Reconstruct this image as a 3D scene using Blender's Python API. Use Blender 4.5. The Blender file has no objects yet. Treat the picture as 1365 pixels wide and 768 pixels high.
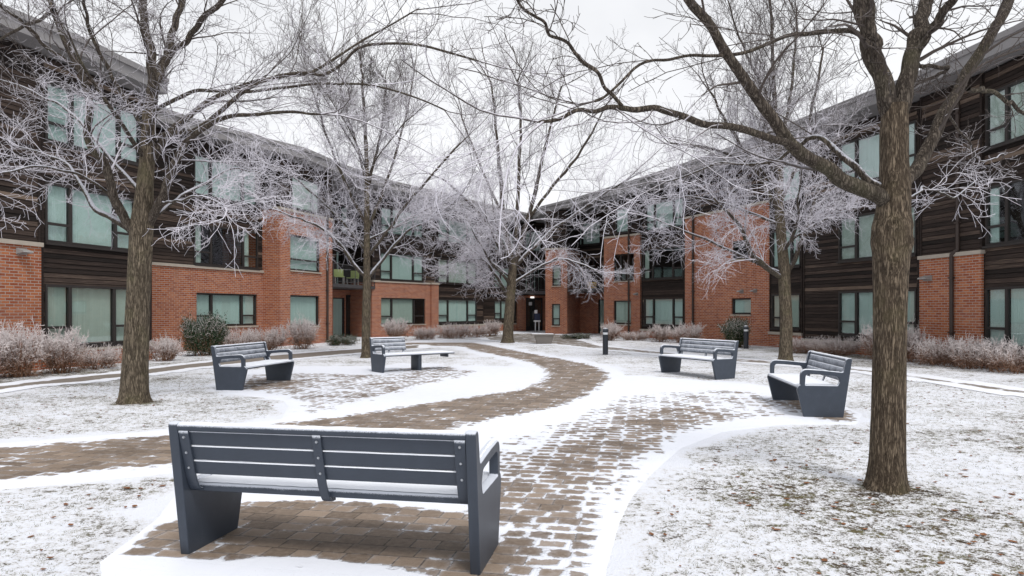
import bpy, bmesh, math, random
import numpy as np
from mathutils import Vector, noise as mnoise
R = math.radians
random.seed(7)
scn = bpy.context.scene
COL = scn.collection
H, F = 1.56, 910.0            # eye height, focal length in px of the 1365 px wide photo
YH, XC = 414.0, 682.5         # horizon row, centre column

def G(px, py):                # ground point seen at a photo pixel
    s = (py - YH) / H
    return ((px - XC) / s, F / s)
def P(px, s):                 # plan point in column px at a scale of s px per metre
    return ((px - XC) / s, F / s)

# ------------------------------------------------------------------ tags
def tag(o, label=None, cat=None, group=None, kind=None):
    if label: o['label'] = label
    if cat: o['category'] = cat
    if group: o['group'] = group
    if kind: o['kind'] = kind
    return o
def empty(name, loc=(0, 0, 0), rz=0.0):
    o = bpy.data.objects.new(name, None); o.location = loc; o.rotation_euler = (0, 0, rz)
    o.empty_display_size = .2
    COL.objects.link(o); return o
def link(name, me, mat=None, parent=None):
    o = bpy.data.objects.new(name, me)
    if mat is not None and len(me.materials) == 0:
        for m in (mat if isinstance(mat, (list, tuple)) else [mat]): me.materials.append(m)
    COL.objects.link(o)
    if parent is not None: o.parent = parent
    return o
def copy_tree(o, parent=None):
    c = o.copy(); COL.objects.link(c)
    if parent is not None: c.parent = parent
    for ch in list(o.children): copy_tree(ch, c)
    return c

# ------------------------------------------------------------------ node helpers
def new_mat(name):
    m = bpy.data.materials.new(name); m.use_nodes = True
    nt = m.node_tree; nt.nodes.clear()
    out = nt.nodes.new('ShaderNodeOutputMaterial')
    return m, nt, out
class NT:
    def __init__(s, nt): s.nt = nt
    def n(s, t, ins=None, **kw):
        nd = s.nt.nodes.new(t)
        for k, v in kw.items(): setattr(nd, k, v)
        for k, v in (ins or {}).items():
            sock = nd.inputs[k]
            if isinstance(v, bpy.types.NodeSocket): s.nt.links.new(v, sock)
            else: sock.default_value = v
        return nd
    def math(s, op, a, b=0.0, c=None, clamp=False):
        nd = s.nt.nodes.new('ShaderNodeMath'); nd.operation = op; nd.use_clamp = clamp
        for i, v in enumerate([a, b] + ([c] if c is not None else [])):
            if isinstance(v, bpy.types.NodeSocket): s.nt.links.new(v, nd.inputs[i])
            else: nd.inputs[i].default_value = v
        return nd.outputs[0]
    def mix(s, f, a, b, blend='MIX'):
        nd = s.nt.nodes.new('ShaderNodeMix'); nd.data_type = 'RGBA'; nd.blend_type = blend
        for i, v in ((0, f), (6, a), (7, b)):
            if isinstance(v, bpy.types.NodeSocket): s.nt.links.new(v, nd.inputs[i])
            else: nd.inputs[i].default_value = (v + (1,)) if isinstance(v, tuple) and len(v) == 3 else v
        return nd.outputs[2]
    def ramp(s, f, stops, interp='LINEAR'):
        nd = s.nt.nodes.new('ShaderNodeValToRGB'); cr = nd.color_ramp; cr.interpolation = interp
        while len(cr.elements) > 1: cr.elements.remove(cr.elements[-1])
        cr.elements[0].position = stops[0][0]; cr.elements[0].color = stops[0][1] + (1,)
        for p, c in stops[1:]:
            e = cr.elements.new(p); e.color = c + (1,)
        s.nt.links.new(f, nd.inputs[0]); return nd.outputs[0]
    def smooth(s, v, a, b):
        nd = s.nt.nodes.new('ShaderNodeMapRange'); nd.interpolation_type = 'SMOOTHSTEP'
        s.nt.links.new(v, nd.inputs[0]); nd.inputs[1].default_value = a; nd.inputs[2].default_value = b
        return nd.outputs[0]
    def noise(s, vec, scale, detail=4, rough=.55, dist=0.0):
        nd = s.n('ShaderNodeTexNoise', {'Vector': vec, 'Scale': scale, 'Detail': detail, 'Roughness': rough, 'Distortion': dist})
        return nd.outputs['Fac']
    def mapping(s, vec, scale=(1, 1, 1), rot=(0, 0, 0), loc=(0, 0, 0)):
        return s.n('ShaderNodeMapping', {'Vector': vec, 'Scale': scale, 'Rotation': rot, 'Location': loc}).outputs[0]
    def bsdf(s, out, color, rough=.7, normal=None, metal=0.0, spec=.3):
        ins = {'Base Color': color if isinstance(color, bpy.types.NodeSocket) else color + (1,), 'Roughness': rough, 'Metallic': metal, 'Specular IOR Level': spec}
        b = s.n('ShaderNodeBsdfPrincipled', ins)
        if normal is not None: s.nt.links.new(normal, b.inputs['Normal'])
        if out is not None: s.nt.links.new(b.outputs[0], out.inputs[0])
        return b
    def bump(s, h, strength=.5, dist=.02, normal=None):
        nd = s.n('ShaderNodeBump', {'Height': h, 'Strength': strength, 'Distance': dist})
        if normal is not None: s.nt.links.new(normal, nd.inputs['Normal'])
        return nd.outputs[0]

SNOW = (.84, .86, .92)
def mat_simple(name, color, rough=.6, metal=0, var=.15, scale=6, bump=0.0, spec=.3):
    m, nt, out = new_mat(name); N = NT(nt)
    co = N.n('ShaderNodeTexCoord').outputs['Object']
    f = N.noise(co, scale, 5, .6)
    c = N.mix(f, tuple(x * (1 - var) for x in color), tuple(min(1, x * (1 + var)) for x in color))
    nrm = N.bump(N.noise(co, scale * 8, 4), bump, .005) if bump else None
    N.bsdf(out, c, rough, nrm, metal, spec)
    return m
def mat_painted(name, color, rough=.45, frost=.5):
    """powder coated metal with rime where surfaces face up"""
    m, nt, out = new_mat(name); N = NT(nt)
    co = N.n('ShaderNodeTexCoord').outputs['Object']
    geo = N.n('ShaderNodeNewGeometry')
    nz = N.n('ShaderNodeSeparateXYZ', {0: geo.outputs['Normal']}).outputs[2]
    n1 = N.noise(co, 9, 5, .6); n2 = N.noise(co, 160, 3, .7)
    base = N.mix(n1, tuple(x * .85 for x in color), tuple(x * 1.2 for x in color))
    a = N.math('MULTIPLY_ADD', nz, 1.5, N.math('MULTIPLY_ADD', n2, 1.0, -.56))
    a = N.math('ADD', a, N.math('MULTIPLY_ADD', n1, .5, -.25))
    fr = N.math('MULTIPLY', N.smooth(a, .05, .75), frost)
    c = N.mix(fr, base, (.74, .78, .86))
    r = N.math('MULTIPLY_ADD', fr, .35, rough)
    N.bsdf(out, c, r, N.bump(n2, .12, .002), 0, .4)
    return m
def mat_snow():
    m, nt, out = new_mat('snow_mat'); N = NT(nt)
    co = N.n('ShaderNodeTexCoord').outputs['Object']
    n1 = N.noise(co, 40, 5, .65); n2 = N.noise(co, 6, 4)
    c = N.mix(n2, (.80, .83, .90), (.88, .90, .94))
    N.bsdf(out, c, .6, N.bump(n1, .5, .006), 0, .3)
    return m
def mat_bark(name, dark, light, frost=1.0, zs=.13, fs=20, moss=0.0):
    m, nt, out = new_mat(name); N = NT(nt)
    co = N.n('ShaderNodeTexCoord').outputs['Object']
    st = N.mapping(co, (1, 1, zs)); st2 = N.mapping(co, (1, 1, zs * 2.2))
    geo = N.n('ShaderNodeNewGeometry')
    nz = N.n('ShaderNodeSeparateXYZ', {0: geo.outputs['Normal']}).outputs[2]
    wob = N.noise(st, fs, 6, .66, .3)
    rid = N.math('ABSOLUTE', N.math('SUBTRACT', N.noise(st, fs * 1.7, 4, .6, .25), .5))
    rid = N.smooth(rid, 0.0, .13)
    fine = N.noise(st2, fs * 3.2, 4, .7)
    fac = N.math('ADD', N.math('MULTIPLY', wob, .5), N.math('MULTIPLY_ADD', rid, .30, N.math('MULTIPLY_ADD', fine, .35, -.09)))
    c = N.ramp(fac, [(.26, tuple(x * .35 for x in dark)), (.44, dark), (.60, tuple((x + y) / 2 for x, y in zip(dark, light))), (.78, light)])
    c = N.mix(N.math('MULTIPLY', N.smooth(N.noise(co, 2.3, 3), .5, .75), .22), c, tuple(light[i] * (.8, .95, .6)[i] for i in range(3)))
    att = N.n('ShaderNodeAttribute', attribute_name='frost').outputs['Fac']
    a = N.math('ADD', N.math('MULTIPLY', att, .40), N.math('MULTIPLY', nz, N.math('MULTIPLY_ADD', att, .75, .30)))
    a = N.math('ADD', a, N.math('MULTIPLY_ADD', N.noise(co, 30, 4, .7), 1.1, -.75))
    fr = N.math('MULTIPLY', N.smooth(a, .25, .60), frost)
    c = N.mix(fr, c, (.78, .79, .86))
    N.bsdf(out, c, .85, N.bump(fac, 1.0, .035), 0, .15)
    return m
def mat_twig(name, bark, frostc):
    m, nt, out = new_mat(name); N = NT(nt)
    co = N.n('ShaderNodeTexCoord').outputs['Object']
    geo = N.n('ShaderNodeNewGeometry')
    nz = N.n('ShaderNodeSeparateXYZ', {0: geo.outputs['Normal']}).outputs[2]
    att = N.n('ShaderNodeAttribute', attribute_name='frost').outputs['Fac']
    a = N.math('ADD', N.math('MULTIPLY', att, 1.2), N.math('MULTIPLY', nz, .35))
    a = N.math('ADD', a, N.math('MULTIPLY_ADD', N.noise(co, 9, 4, .7), .9, -.6))
    fr = N.smooth(a, .2, .8)
    c = N.mix(fr, bark, frostc)
    N.bsdf(out, c, .8, None, 0, .15)
    return m
def mat_brick():
    m, nt, out = new_mat('red_brick'); N = NT(nt)
    uv = N.n('ShaderNodeUVMap', uv_map='UVMap').outputs[0]
    bt = N.n('ShaderNodeTexBrick', {'Vector': uv, 'Color1': (.31, .082, .036, 1), 'Color2': (.51, .185, .080, 1), 'Mortar': (.46, .40, .35, 1),
             'Scale': 1.0, 'Mortar Size': .009, 'Mortar Smooth': .2, 'Bias': -.05, 'Brick Width': .225, 'Row Height': .075})
    n1 = N.noise(uv, 1.1, 4); n2 = N.noise(uv, 34, 4, .7)
    # odd over-burnt bricks, one tone per brick
    bt2 = N.n('ShaderNodeTexBrick', {'Vector': uv, 'Color1': (0, 0, 0, 1), 'Color2': (1, 1, 1, 1), 'Mortar': (0, 0, 0, 1),
             'Scale': 1.0, 'Mortar Size': .006, 'Bias': -.1, 'Brick Width': .225, 'Row Height': .075})
    c = N.mix(N.math('MULTIPLY', N.smooth(n2, .35, .75), .35), bt.outputs[0], (.17, .055, .035))
    dk = N.math('GREATER_THAN', bt2.outputs[0], .93)
    c = N.mix(N.math('MULTIPLY', dk, .6), c, (.13, .075, .07))
    c = N.mix(N.math('MULTIPLY', N.smooth(n1, .45, .75), .25), c, (.42, .25, .19))
    st = N.noise(N.mapping(uv, (1.6, .35, 1)), 1.3, 5, .6, .4)
    c = N.mix(N.math('MULTIPLY', N.smooth(st, .52, .75), .35), c, (.10, .045, .03))
    h = N.math('SUBTRACT', N.math('MULTIPLY', n2, .3), bt.outputs['Fac'])
    N.bsdf(out, c, .85, N.bump(h, .8, .008), 0, .15)
    return m
def mat_wood():
    m, nt, out = new_mat('weathered_siding'); N = NT(nt)
    uv = N.n('ShaderNodeUVMap', uv_map='UVMap').outputs[0]
    tone = N.n('ShaderNodeAttribute', attribute_name='tone').outputs['Fac']
    g = N.noise(N.mapping(uv, (.55, 16, 1)), 2.2, 6, .68, .4)
    g2 = N.noise(N.mapping(uv, (1.2, 60, 1)), 2.0, 4, .7)
    f = N.math('ADD', N.math('MULTIPLY', g, .75), N.math('MULTIPLY', tone, .35))
    f = N.math('ADD', f, N.math('MULTIPLY_ADD', g2, .3, -.15))
    c = N.ramp(f, [(.30, (.010, .008, .007)), (.52, (.028, .020, .017)), (.70, (.062, .044, .036)), (.88, (.17, .125, .095))])
    N.bsdf(out, c, .8, N.bump(g2, .5, .004), 0, .2)
    return m
def mat_glass():
    m, nt, out = new_mat('tinted_glass'); N = NT(nt)
    co = N.n('ShaderNodeTexCoord').outputs['Object']
    bmp = N.bump(N.noise(co, .7, 2), .12, .02)
    t = N.n('ShaderNodeBsdfTransparent', {'Color': (.86, .96, .945, 1)})
    gl = N.n('ShaderNodeBsdfGlossy', {'Color': (.92, .97, 1, 1), 'Roughness': .02, 'Normal': bmp})
    fr = N.n('ShaderNodeLayerWeight', {'Blend': .5})
    fac = N.math('MULTIPLY_ADD', N.math('POWER', fr.outputs['Facing'], 3.5), .8, .14, clamp=True)
    mx = N.n('ShaderNodeMixShader', {0: fac, 1: t.outputs[0], 2: gl.outputs[0]})
    nt.links.new(mx.outputs[0], out.inputs[0])
    return m
def paver_core(N, rot=0.0):
    co = N.n('ShaderNodeTexCoord').outputs['Object']
    wob = N.n('ShaderNodeTexNoise', {'Vector': co, 'Scale': 1.2, 'Detail': 2})
    v = N.n('ShaderNodeVectorMath', {0: wob.outputs['Color'], 1: (.045, .045, 0)}, operation='MULTIPLY').outputs[0]
    v = N.n('ShaderNodeVectorMath', {0: co, 1: v}, operation='ADD').outputs[0]
    mp = N.mapping(v, (1, 1, 1), (0, 0, rot))
    return co, mp
def mat_pavers():
    m, nt, out = new_mat('snowy_pavers'); N = NT(nt)
    co, mp = paver_core(N, R(11))
    W, RH = .235, .165
    def brick(ms, sm, c1, c2, mo, bias=0.0):
        return N.n('ShaderNodeTexBrick', {'Vector': mp, 'Color1': c1, 'Color2': c2, 'Mortar': mo, 'Scale': 1.0, 'Mortar Size': ms,
                   'Mortar Smooth': sm, 'Bias': bias, 'Brick Width': W, 'Row Height': RH}, offset=.5, squash=.75, squash_frequency=2)
    b = brick(.006, .3, (.135, .100, .074, 1), (.30, .23, .175, 1), (.05, .04, .033, 1))
    soft = brick(.055, 1.0, (0, 0, 0, 1), (0, 0, 0, 1), (1, 1, 1, 1)).outputs['Fac']
    rnd = brick(.0, .0, (0, 0, 0, 1), (1, 1, 1, 1), (.5, .5, .5, 1)).outputs[0]
    n1 = N.noise(co, 3.2, 7, .62, .3); n2 = N.noise(co, 22, 5, .65); n3 = N.noise(co, 1.0, 3)
    nh = N.noise(co, 90, 3, .7)
    cov = N.n('ShaderNodeAttribute', attribute_name='snow').outputs['Fac']
    a = N.math('MULTIPLY_ADD', N.math('SUBTRACT', n1, .5), 1.9, cov)
    a = N.math('MULTIPLY_ADD', N.math('SUBTRACT', n2, .5), .55, a)
    a = N.math('MULTIPLY_ADD', N.math('SUBTRACT', n3, .5), .9, a)
    a = N.math('MULTIPLY_ADD', soft, .40, a)
    a = N.math('MULTIPLY_ADD', rnd, .24, a)
    sn = N.smooth(a, .60, .70)
    dust = N.math('MULTIPLY', N.smooth(a, .2, .65), .22)
    paver = N.mix(N.math('MULTIPLY', N.smooth(n2, .3, .8), .45), b.outputs[0], (.34, .275, .22))
    paver = N.mix(N.math('MULTIPLY', N.smooth(nh, .5, .75), .35), paver, (.06, .045, .035))
    paver = N.mix(dust, paver, (.6, .6, .64))
    snow = N.mix(N.noise(co, 5, 4), (.76, .79, .87), SNOW)
    sp = N.smooth(N.math('ADD', N.noise(co, 60, 3, .7), N.math('MULTIPLY', N.noise(co, 1.7, 4), .35)), .86, .93)
    snow = N.mix(N.math('MULTIPLY', sp, .7), snow, (.20, .16, .12))
    c = N.mix(sn, paver, snow)
    h = N.math('MULTIPLY', b.outputs['Fac'], -.35)
    h = N.math('MULTIPLY_ADD', N.math('ADD', n2, N.math('MULTIPLY', nh, .4)), .35, h)
    h = N.math('MULTIPLY', h, N.math('MULTIPLY_ADD', N.smooth(a, .6, 1.1), -.8, 1.0))
    h = N.math('MULTIPLY_ADD', N.smooth(a, .56, .85), 1.2, h)
    rg = N.math('MULTIPLY_ADD', sn, .05, .62)
    N.bsdf(out, c, rg, N.bump(h, .75, .014), 0, .3)
    return m
def mat_concrete_walk():
    m, nt, out = new_mat('snowy_concrete'); N = NT(nt)
    co = N.n('ShaderNodeTexCoord').outputs['Object']
    n1 = N.noise(co, 2.0, 7, .62, .3); n2 = N.noise(co, 22, 5, .65)
    cov = N.n('ShaderNodeAttribute', attribute_name='snow').outputs['Fac']
    a = N.math('MULTIPLY_ADD', N.math('SUBTRACT', n1, .5), 1.5, cov)
    a = N.math('MULTIPLY_ADD', N.math('SUBTRACT', n2, .5), .4, a)
    sn = N.smooth(a, .5, .72)
    p = N.mix(n2, (.17, .145, .125), (.27, .235, .20))
    c = N.mix(sn, p, SNOW)
    N.bsdf(out, c, .7, N.bump(N.math('ADD', N.math('MULTIPLY', n2, .3), sn), .6, .012), 0, .3)
    return m
def mat_lawn():
    m, nt, out = new_mat('snowy_grass'); N = NT(nt)
    co = N.n('ShaderNodeTexCoord').outputs['Object']
    thin = N.n('ShaderNodeAttribute', attribute_name='thin').outputs['Fac']   # where grass pokes through the thin snow
    n0 = N.noise(co, .55, 4, .6); n1 = N.noise(co, 2.6, 5, .65, .4); n2 = N.noise(co, 13, 5, .7, .3); n3 = N.noise(co, 55, 4, .75)
    a = N.math('MULTIPLY_ADD', N.math('SUBTRACT', n0, .5), .9, thin)
    a = N.math('MULTIPLY_ADD', N.math('SUBTRACT', n1, .5), .9, a)
    a = N.math('MULTIPLY_ADD', N.math('SUBTRACT', n2, .5), 1.8, a)
    a = N.math('MULTIPLY_ADD', N.math('SUBTRACT', n3, .5), 1.7, a)
    bare = N.smooth(a, .58, .78)
    light = N.math('MULTIPLY', N.smooth(a, .2, .62), .34)
    gc = N.ramp(N.noise(co, 4.1, 5, .7), [(.35, (.040, .025, .015)), (.48, (.105, .075, .042)), (.60, (.150, .140, .062)), (.8, (.24, .17, .09))])
    snow = N.mix(N.noise(co, 3, 4), (.79, .82, .90), SNOW)
    snow = N.mix(light, snow, (.47, .41, .29))
    c = N.mix(bare, snow, gc)
    h = N.math('SUBTRACT', N.math('ADD', N.math('MULTIPLY', n2, .6), N.math('MULTIPLY', n3, .6)), N.math('MULTIPLY', bare, .5))
    N.bsdf(out, c, .7, N.bump(h, .8, .03), 0, .2)
    return m
def mat_emit(name, col, s):
    m, nt, out = new_mat(name); N = NT(nt)
    e = N.n('ShaderNodeEmission', {'Color': col + (1,), 'Strength': s}); nt.links.new(e.outputs[0], out.inputs[0]); return m

M = dict(
    snow=mat_snow(), bench=mat_painted('slate_bench_paint', (.040, .050, .068), .42, .78), pavers=mat_pavers(), lawn=mat_lawn(), walk=mat_concrete_walk(),
    brick=mat_brick(), wood=mat_wood(), glass=mat_glass(),
    frame=mat_simple('window_frame_brown', (.035, .030, .028), .5), coping=mat_simple('pale_stone_coping', (.42, .37, .31), .8, bump=.3),
    blind=mat_simple('blind_fabric', (.58, .65, .62), .8, var=.06), curtain=mat_simple('curtain_fabric', (.50, .53, .48), .9, var=.10),
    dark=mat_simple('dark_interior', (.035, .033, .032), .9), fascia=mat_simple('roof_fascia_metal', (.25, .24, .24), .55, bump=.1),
    roof=mat_simple('roof_top_snow', (.7, .72, .77), .7), pipe=mat_simple('downpipe_brown', (.055, .040, .034), .5),
    slab=mat_simple('balcony_steel', (.075, .072, .075), .5), lamp=mat_simple('lamp_grey_metal', (.30, .29, .28), .5),
    steel=mat_simple('bolt_steel', (.42, .44, .47), .35, metal=.8), bollard=mat_painted('bollard_dark_paint', (.022, .026, .034), .4, .3),
    lens=mat_simple('bollard_lens', (.72, .74, .76), .4), conc=mat_simple('planter_concrete', (.20, .18, .16), .85, bump=.5, scale=4),
    soil=mat_simple('planter_soil', (.05, .035, .025), .9), lime=mat_simple('lime_plastic', (.34, .42, .17), .5), yellow=mat_simple('yellow_plastic', (.55, .36, .06), .5),
    door=mat_simple('dark_door', (.022, .020, .022), .4), paper=mat_simple('notice_white', (.75, .76, .78), .7), blue=mat_simple('notice_blue', (.03, .04, .08), .5),
    leaf=mat_simple('dead_leaf', (.20, .085, .035), .8, var=.6, scale=2), blade=mat_simple('dry_grass', (.12, .115, .045), .8, var=.5, scale=1.5),
    limb=mat_bark('branch_bark', (.085, .068, .055), (.22, .185, .150), fs=30), bark_a=mat_bark('bark_brown', (.110, .082, .058), (.31, .245, .175), fs=36, zs=.12), bark_b=mat_bark('bark_grey_brown', (.115, .092, .066), (.30, .245, .18), fs=26, zs=.12),
    twig=mat_twig('frosted_twig', (.085, .070, .062), (.70, .68, .74)), shrubtwig=mat_twig('frosted_shrub_twig', (.24, .135, .085), (.74, .68, .67)),
    evergreen=mat_twig('evergreen_leaf', (.030, .058, .026), (.50, .53, .50)), warm=mat_emit('entrance_lamp_glow', (1, .96, .9), 1.1),
)

# ------------------------------------------------------------------ mesh helpers
class MB:
    def __init__(s): s.v = []; s.f = []; s.uv = []; s.tone = []; s.mi = []
    def quad(s, pts, uvs=None, tone=.5, mi=0):
        i = len(s.v); s.v += [tuple(p) for p in pts]; s.f.append(tuple(range(i, i + len(pts))))
        s.uv += uvs if uvs else [(0, 0)] * len(pts); s.tone += [tone] * len(pts); s.mi.append(mi)
    def hexa(s, c, uv=None, tone=.5, mi=0):      # 8 corners: 0-3 bottom loop, 4-7 top loop
        for idx in ((3, 2, 1, 0), (4, 5, 6, 7), (0, 1, 5, 4), (1, 2, 6, 5), (2, 3, 7, 6), (3, 0, 4, 7)):
            s.quad([c[k] for k in idx], [uv[k] for k in idx] if uv else None, tone, mi)
    def box(s, x0, x1, y0, y1, z0, z1, T=None, tone=.5, mi=0):
        c = [(x0, y0, z0), (x1, y0, z0), (x1, y1, z0), (x0, y1, z0), (x0, y0, z1), (x1, y0, z1), (x1, y1, z1), (x0, y1, z1)]
        if T: c = [T(*p) for p in c]
        s.hexa(c, None, tone, mi)
    def mesh(s, name):
        me = bpy.data.meshes.new(name); me.from_pydata(s.v, [], s.f); me.update()
        uvl = me.uv_layers.new(name='UVMap'); uvl.data.foreach_set('uv', np.array(s.uv, 'f').ravel())
        at = me.attributes.new('tone', 'FLOAT', 'POINT'); at.data.foreach_set('value', np.array(s.tone, 'f'))
        me.polygons.foreach_set('material_index', np.array(s.mi, 'i'))
        return me
    def build(s, name, mat, parent=None, bevel=0.0):
        o = link(name, s.mesh(name), mat, parent)
        if bevel:
            bm = bmesh.new(); bm.from_mesh(o.data); bmesh.ops.remove_doubles(bm, verts=bm.verts, dist=1e-5)
            bmesh.ops.bevel(bm, geom=bm.edges[:], offset=bevel, segments=3, profile=.5, affect='EDGES')
            bm.to_mesh(o.data); bm.free()
            for p in o.data.polygons: p.use_smooth = True
            o.data.set_sharp_from_angle(angle=R(40))
        return o

class Tubes:
    """many polylines turned into tubes with numpy"""
    def __init__(s): s.V = []; s.Fc = []; s.A = []; s.n = 0
    def add(s, Pts, Rad, Fro, sides):
        Pts = np.asarray(Pts, float); Rad = np.asarray(Rad, float); Fro = np.asarray(Fro, float)
        if Pts.ndim == 2: Pts, Rad, Fro = Pts[None], Rad[None], Fro[None]
        N, n, _ = Pts.shape
        if N == 0: return
        T = np.gradient(Pts, axis=1); T /= np.linalg.norm(T, axis=2, keepdims=True) + 1e-9
        ref = np.where(np.abs(T[:, :1, 2:3]) > .9, np.array([[[1., 0, 0]]]), np.array([[[0, 0, 1.]]]))[:, 0]
        U = np.zeros_like(Pts)
        for i in range(n):
            t = T[:, i]; u = ref - t * (ref * t).sum(1, keepdims=True); u /= np.linalg.norm(u, axis=1, keepdims=True) + 1e-9
            U[:, i] = u; ref = u
        W = np.cross(T, U)
        a = np.arange(sides) * 2 * np.pi / sides
        ring = Pts[:, :, None, :] + Rad[:, :, None, None] * (U[:, :, None, :] * np.cos(a)[None, None, :, None] + W[:, :, None, :] * np.sin(a)[None, None, :, None])
        V = ring.reshape(-1, 3)
        idx = np.arange(N * n * sides).reshape(N, n, sides) + s.n
        j = (np.arange(sides) + 1) % sides
        f = np.stack([idx[:, :-1, :], idx[:, :-1][:, :, j], idx[:, 1:][:, :, j], idx[:, 1:, :]], -1).reshape(-1, 4)
        s.V.append(V); s.Fc.append(f); s.A.append(np.repeat(Fro.reshape(N, n, 1), sides, 2).ravel()); s.n += len(V)
    def build(s, name, mat, parent=None, smooth=True):
        V = np.concatenate(s.V); Fc = np.concatenate(s.Fc); A = np.concatenate(s.A)
        me = bpy.data.meshes.new(name)
        me.vertices.add(len(V)); me.vertices.foreach_set('co', V.astype('f').ravel())
        me.loops.add(len(Fc) * 4); me.loops.foreach_set('vertex_index', Fc.astype('i').ravel())
        me.polygons.add(len(Fc)); me.polygons.foreach_set('loop_start', np.arange(0, len(Fc) * 4, 4, dtype='i'))
        me.polygons.foreach_set('use_smooth', np.ones(len(Fc), bool) if smooth else np.zeros(len(Fc), bool))
        me.update(calc_edges=True)
        at = me.attributes.new('frost', 'FLOAT', 'POINT'); at.data.foreach_set('value', A.astype('f'))
        return link(name, me, mat, parent)

def catmull(pts, n):
    pts = np.asarray(pts, float)
    if len(pts) == 2: pts = np.array([pts[0], (pts[0] + pts[1]) / 2, pts[1]])
    p = np.vstack([2 * pts[0] - pts[1], pts, 2 * pts[-1] - pts[-2]])
    out = []
    L = len(pts) - 1
    for k in np.linspace(0, L - 1e-6, n):
        i = int(k); t = k - i; a, b, c, d = p[i:i + 4]
        out.append(.5 * ((2 * b) + (-a + c) * t + (2 * a - 5 * b + 4 * c - d) * t * t + (-a + 3 * b - 3 * c + d) * t ** 3))
    return np.array(out)

# ------------------------------------------------------------------ ground and paths
def sd_poly(X, Y, poly):
    """signed distance, negative inside"""
    p = np.asarray(poly); d = np.full(X.shape, 1e9); inside = np.zeros(X.shape, bool)
    for i in range(len(p)):
        x0, y0 = p[i]; x1, y1 = p[(i + 1) % len(p)]
        ex, ey = x1 - x0, y1 - y0; L = ex * ex + ey * ey + 1e-12
        t = np.clip(((X - x0) * ex + (Y - y0) * ey) / L, 0, 1)
        d = np.minimum(d, np.hypot(X - x0 - t * ex, Y - y0 - t * ey))
        c = ((y0 > Y) != (y1 > Y)) & (X < (x1 - x0) * (Y - y0) / (y1 - y0 + 1e-12) + x0)
        inside ^= c
    return np.where(inside, -d, d)
def gp(pix, smooth=True):
    pts = [G(*q) for q in pix]
    if smooth:
        n = len(pts); out = []
        for i in range(n):
            a, b, c, d = [np.array(pts[(i + k) % n]) for k in (-1, 0, 1, 2)]
            for t in (0, .33, .66):
                out.append(.5 * ((2 * b) + (-a + c) * t + (2 * a - 5 * b + 4 * c - d) * t * t + (-a + 3 * b - 3 * c + d) * t ** 3))
        return out
    return pts
A_ = gp([(-160, 612), (0, 598), (120, 588), (232, 578), (330, 569), (406, 561), (501, 549), (557, 539), (636, 528), (695, 518), (722, 507), (729, 498), (715, 487), (675, 476),
         (632, 468), (612, 462), (560, 461), (530, 459), (560, 456), (620, 456), (645, 459), (675, 465), (727, 475), (790, 487), (813, 500), (806, 512), (766, 535), (715, 549), (656, 559),
         (616, 571), (560, 592), (440, 602), (232, 620), (120, 631), (0, 641), (-160, 655)])
B_ = gp([(640, 604), (700, 580), (760, 556), (830, 530), (900, 522), (980, 520), (1040, 530), (1068, 550), (1000, 560), (950, 567), (900, 588), (852, 625), (822, 660), (800, 700),
         (772, 745), (766, 830), (600, 830), (640, 720)])
B2_ = gp([(648, 640), (700, 610), (760, 585), (870, 548), (930, 545), (960, 555), (880, 585), (830, 625), (800, 670), (780, 700), (752, 730), (740, 830), (660, 830), (655, 700)])
C_ = gp([(165, 741), (205, 702), (330, 668), (480, 668), (620, 684), (668, 740), (690, 830), (600, 830), (570, 767), (529, 760), (406, 744), (254, 747)], False)
D_ = gp([(322, 501), (400, 497), (500, 499), (600, 492), (636, 497), (560, 516), (500, 532), (430, 550), (402, 552), (392, 535), (345, 517)])
U2 = gp([(322, 520), (330, 507), (395, 505), (402, 511), (360, 520)])
U4 = gp([(900, 499), (935, 497), (962, 506), (950, 509), (925, 506)])
U5 = gp([(1042, 531), (1075, 555), (1128, 562), (1142, 556), (1125, 545), (1075, 531)])
U3 = gp([(510, 494), (560, 490), (605, 489), (600, 495), (560, 496)])
E_ = gp([(560, 600), (656, 559), (715, 549), (790, 520), (813, 500), (870, 502), (1000, 512), (1085, 524), (1148, 552), (1140, 566), (1040, 566), (960, 576), (905, 598), (866, 632), (840, 662),
         (822, 700), (805, 760), (800, 830), (150, 830), (136, 750), (212, 692), (240, 655)], False)
D2_ = gp([(288, 518), (350, 492), (500, 488), (650, 488), (712, 492), (690, 515), (560, 536), (406, 564), (378, 556), (380, 535)])
LW_ = gp([(-120, 532), (0, 515), (57, 508), (114, 502), (162, 498), (210, 490.5), (260, 485), (340, 476), (430, 469), (500, 464), (560, 460), (560, 464), (500, 469), (430, 475),
          (340, 483), (260, 490.5), (210, 497.5), (160, 503.5), (114, 509), (57, 513), (0, 520.5), (-120, 540)], False)
RW_ = gp([(650, 453), (640, 447.5), (700, 444.5), (760, 447), (775, 454), (804, 462), (860, 467.5), (950, 476), (1060, 484), (1134, 491), (1209, 500), (1334, 517), (1450, 533),
          (1450, 540), (1334, 522), (1209, 503.5), (1134, 494), (1060, 488), (950, 480), (860, 471), (804, 466), (735, 458.5), (690, 457)], False)
def lerp(a, b, t): return a + (b - a) * t
def sstep(x, a, b):
    t = np.clip((x - a) / (b - a), 0, 1); return t * t * (3 - 2 * t)
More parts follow.
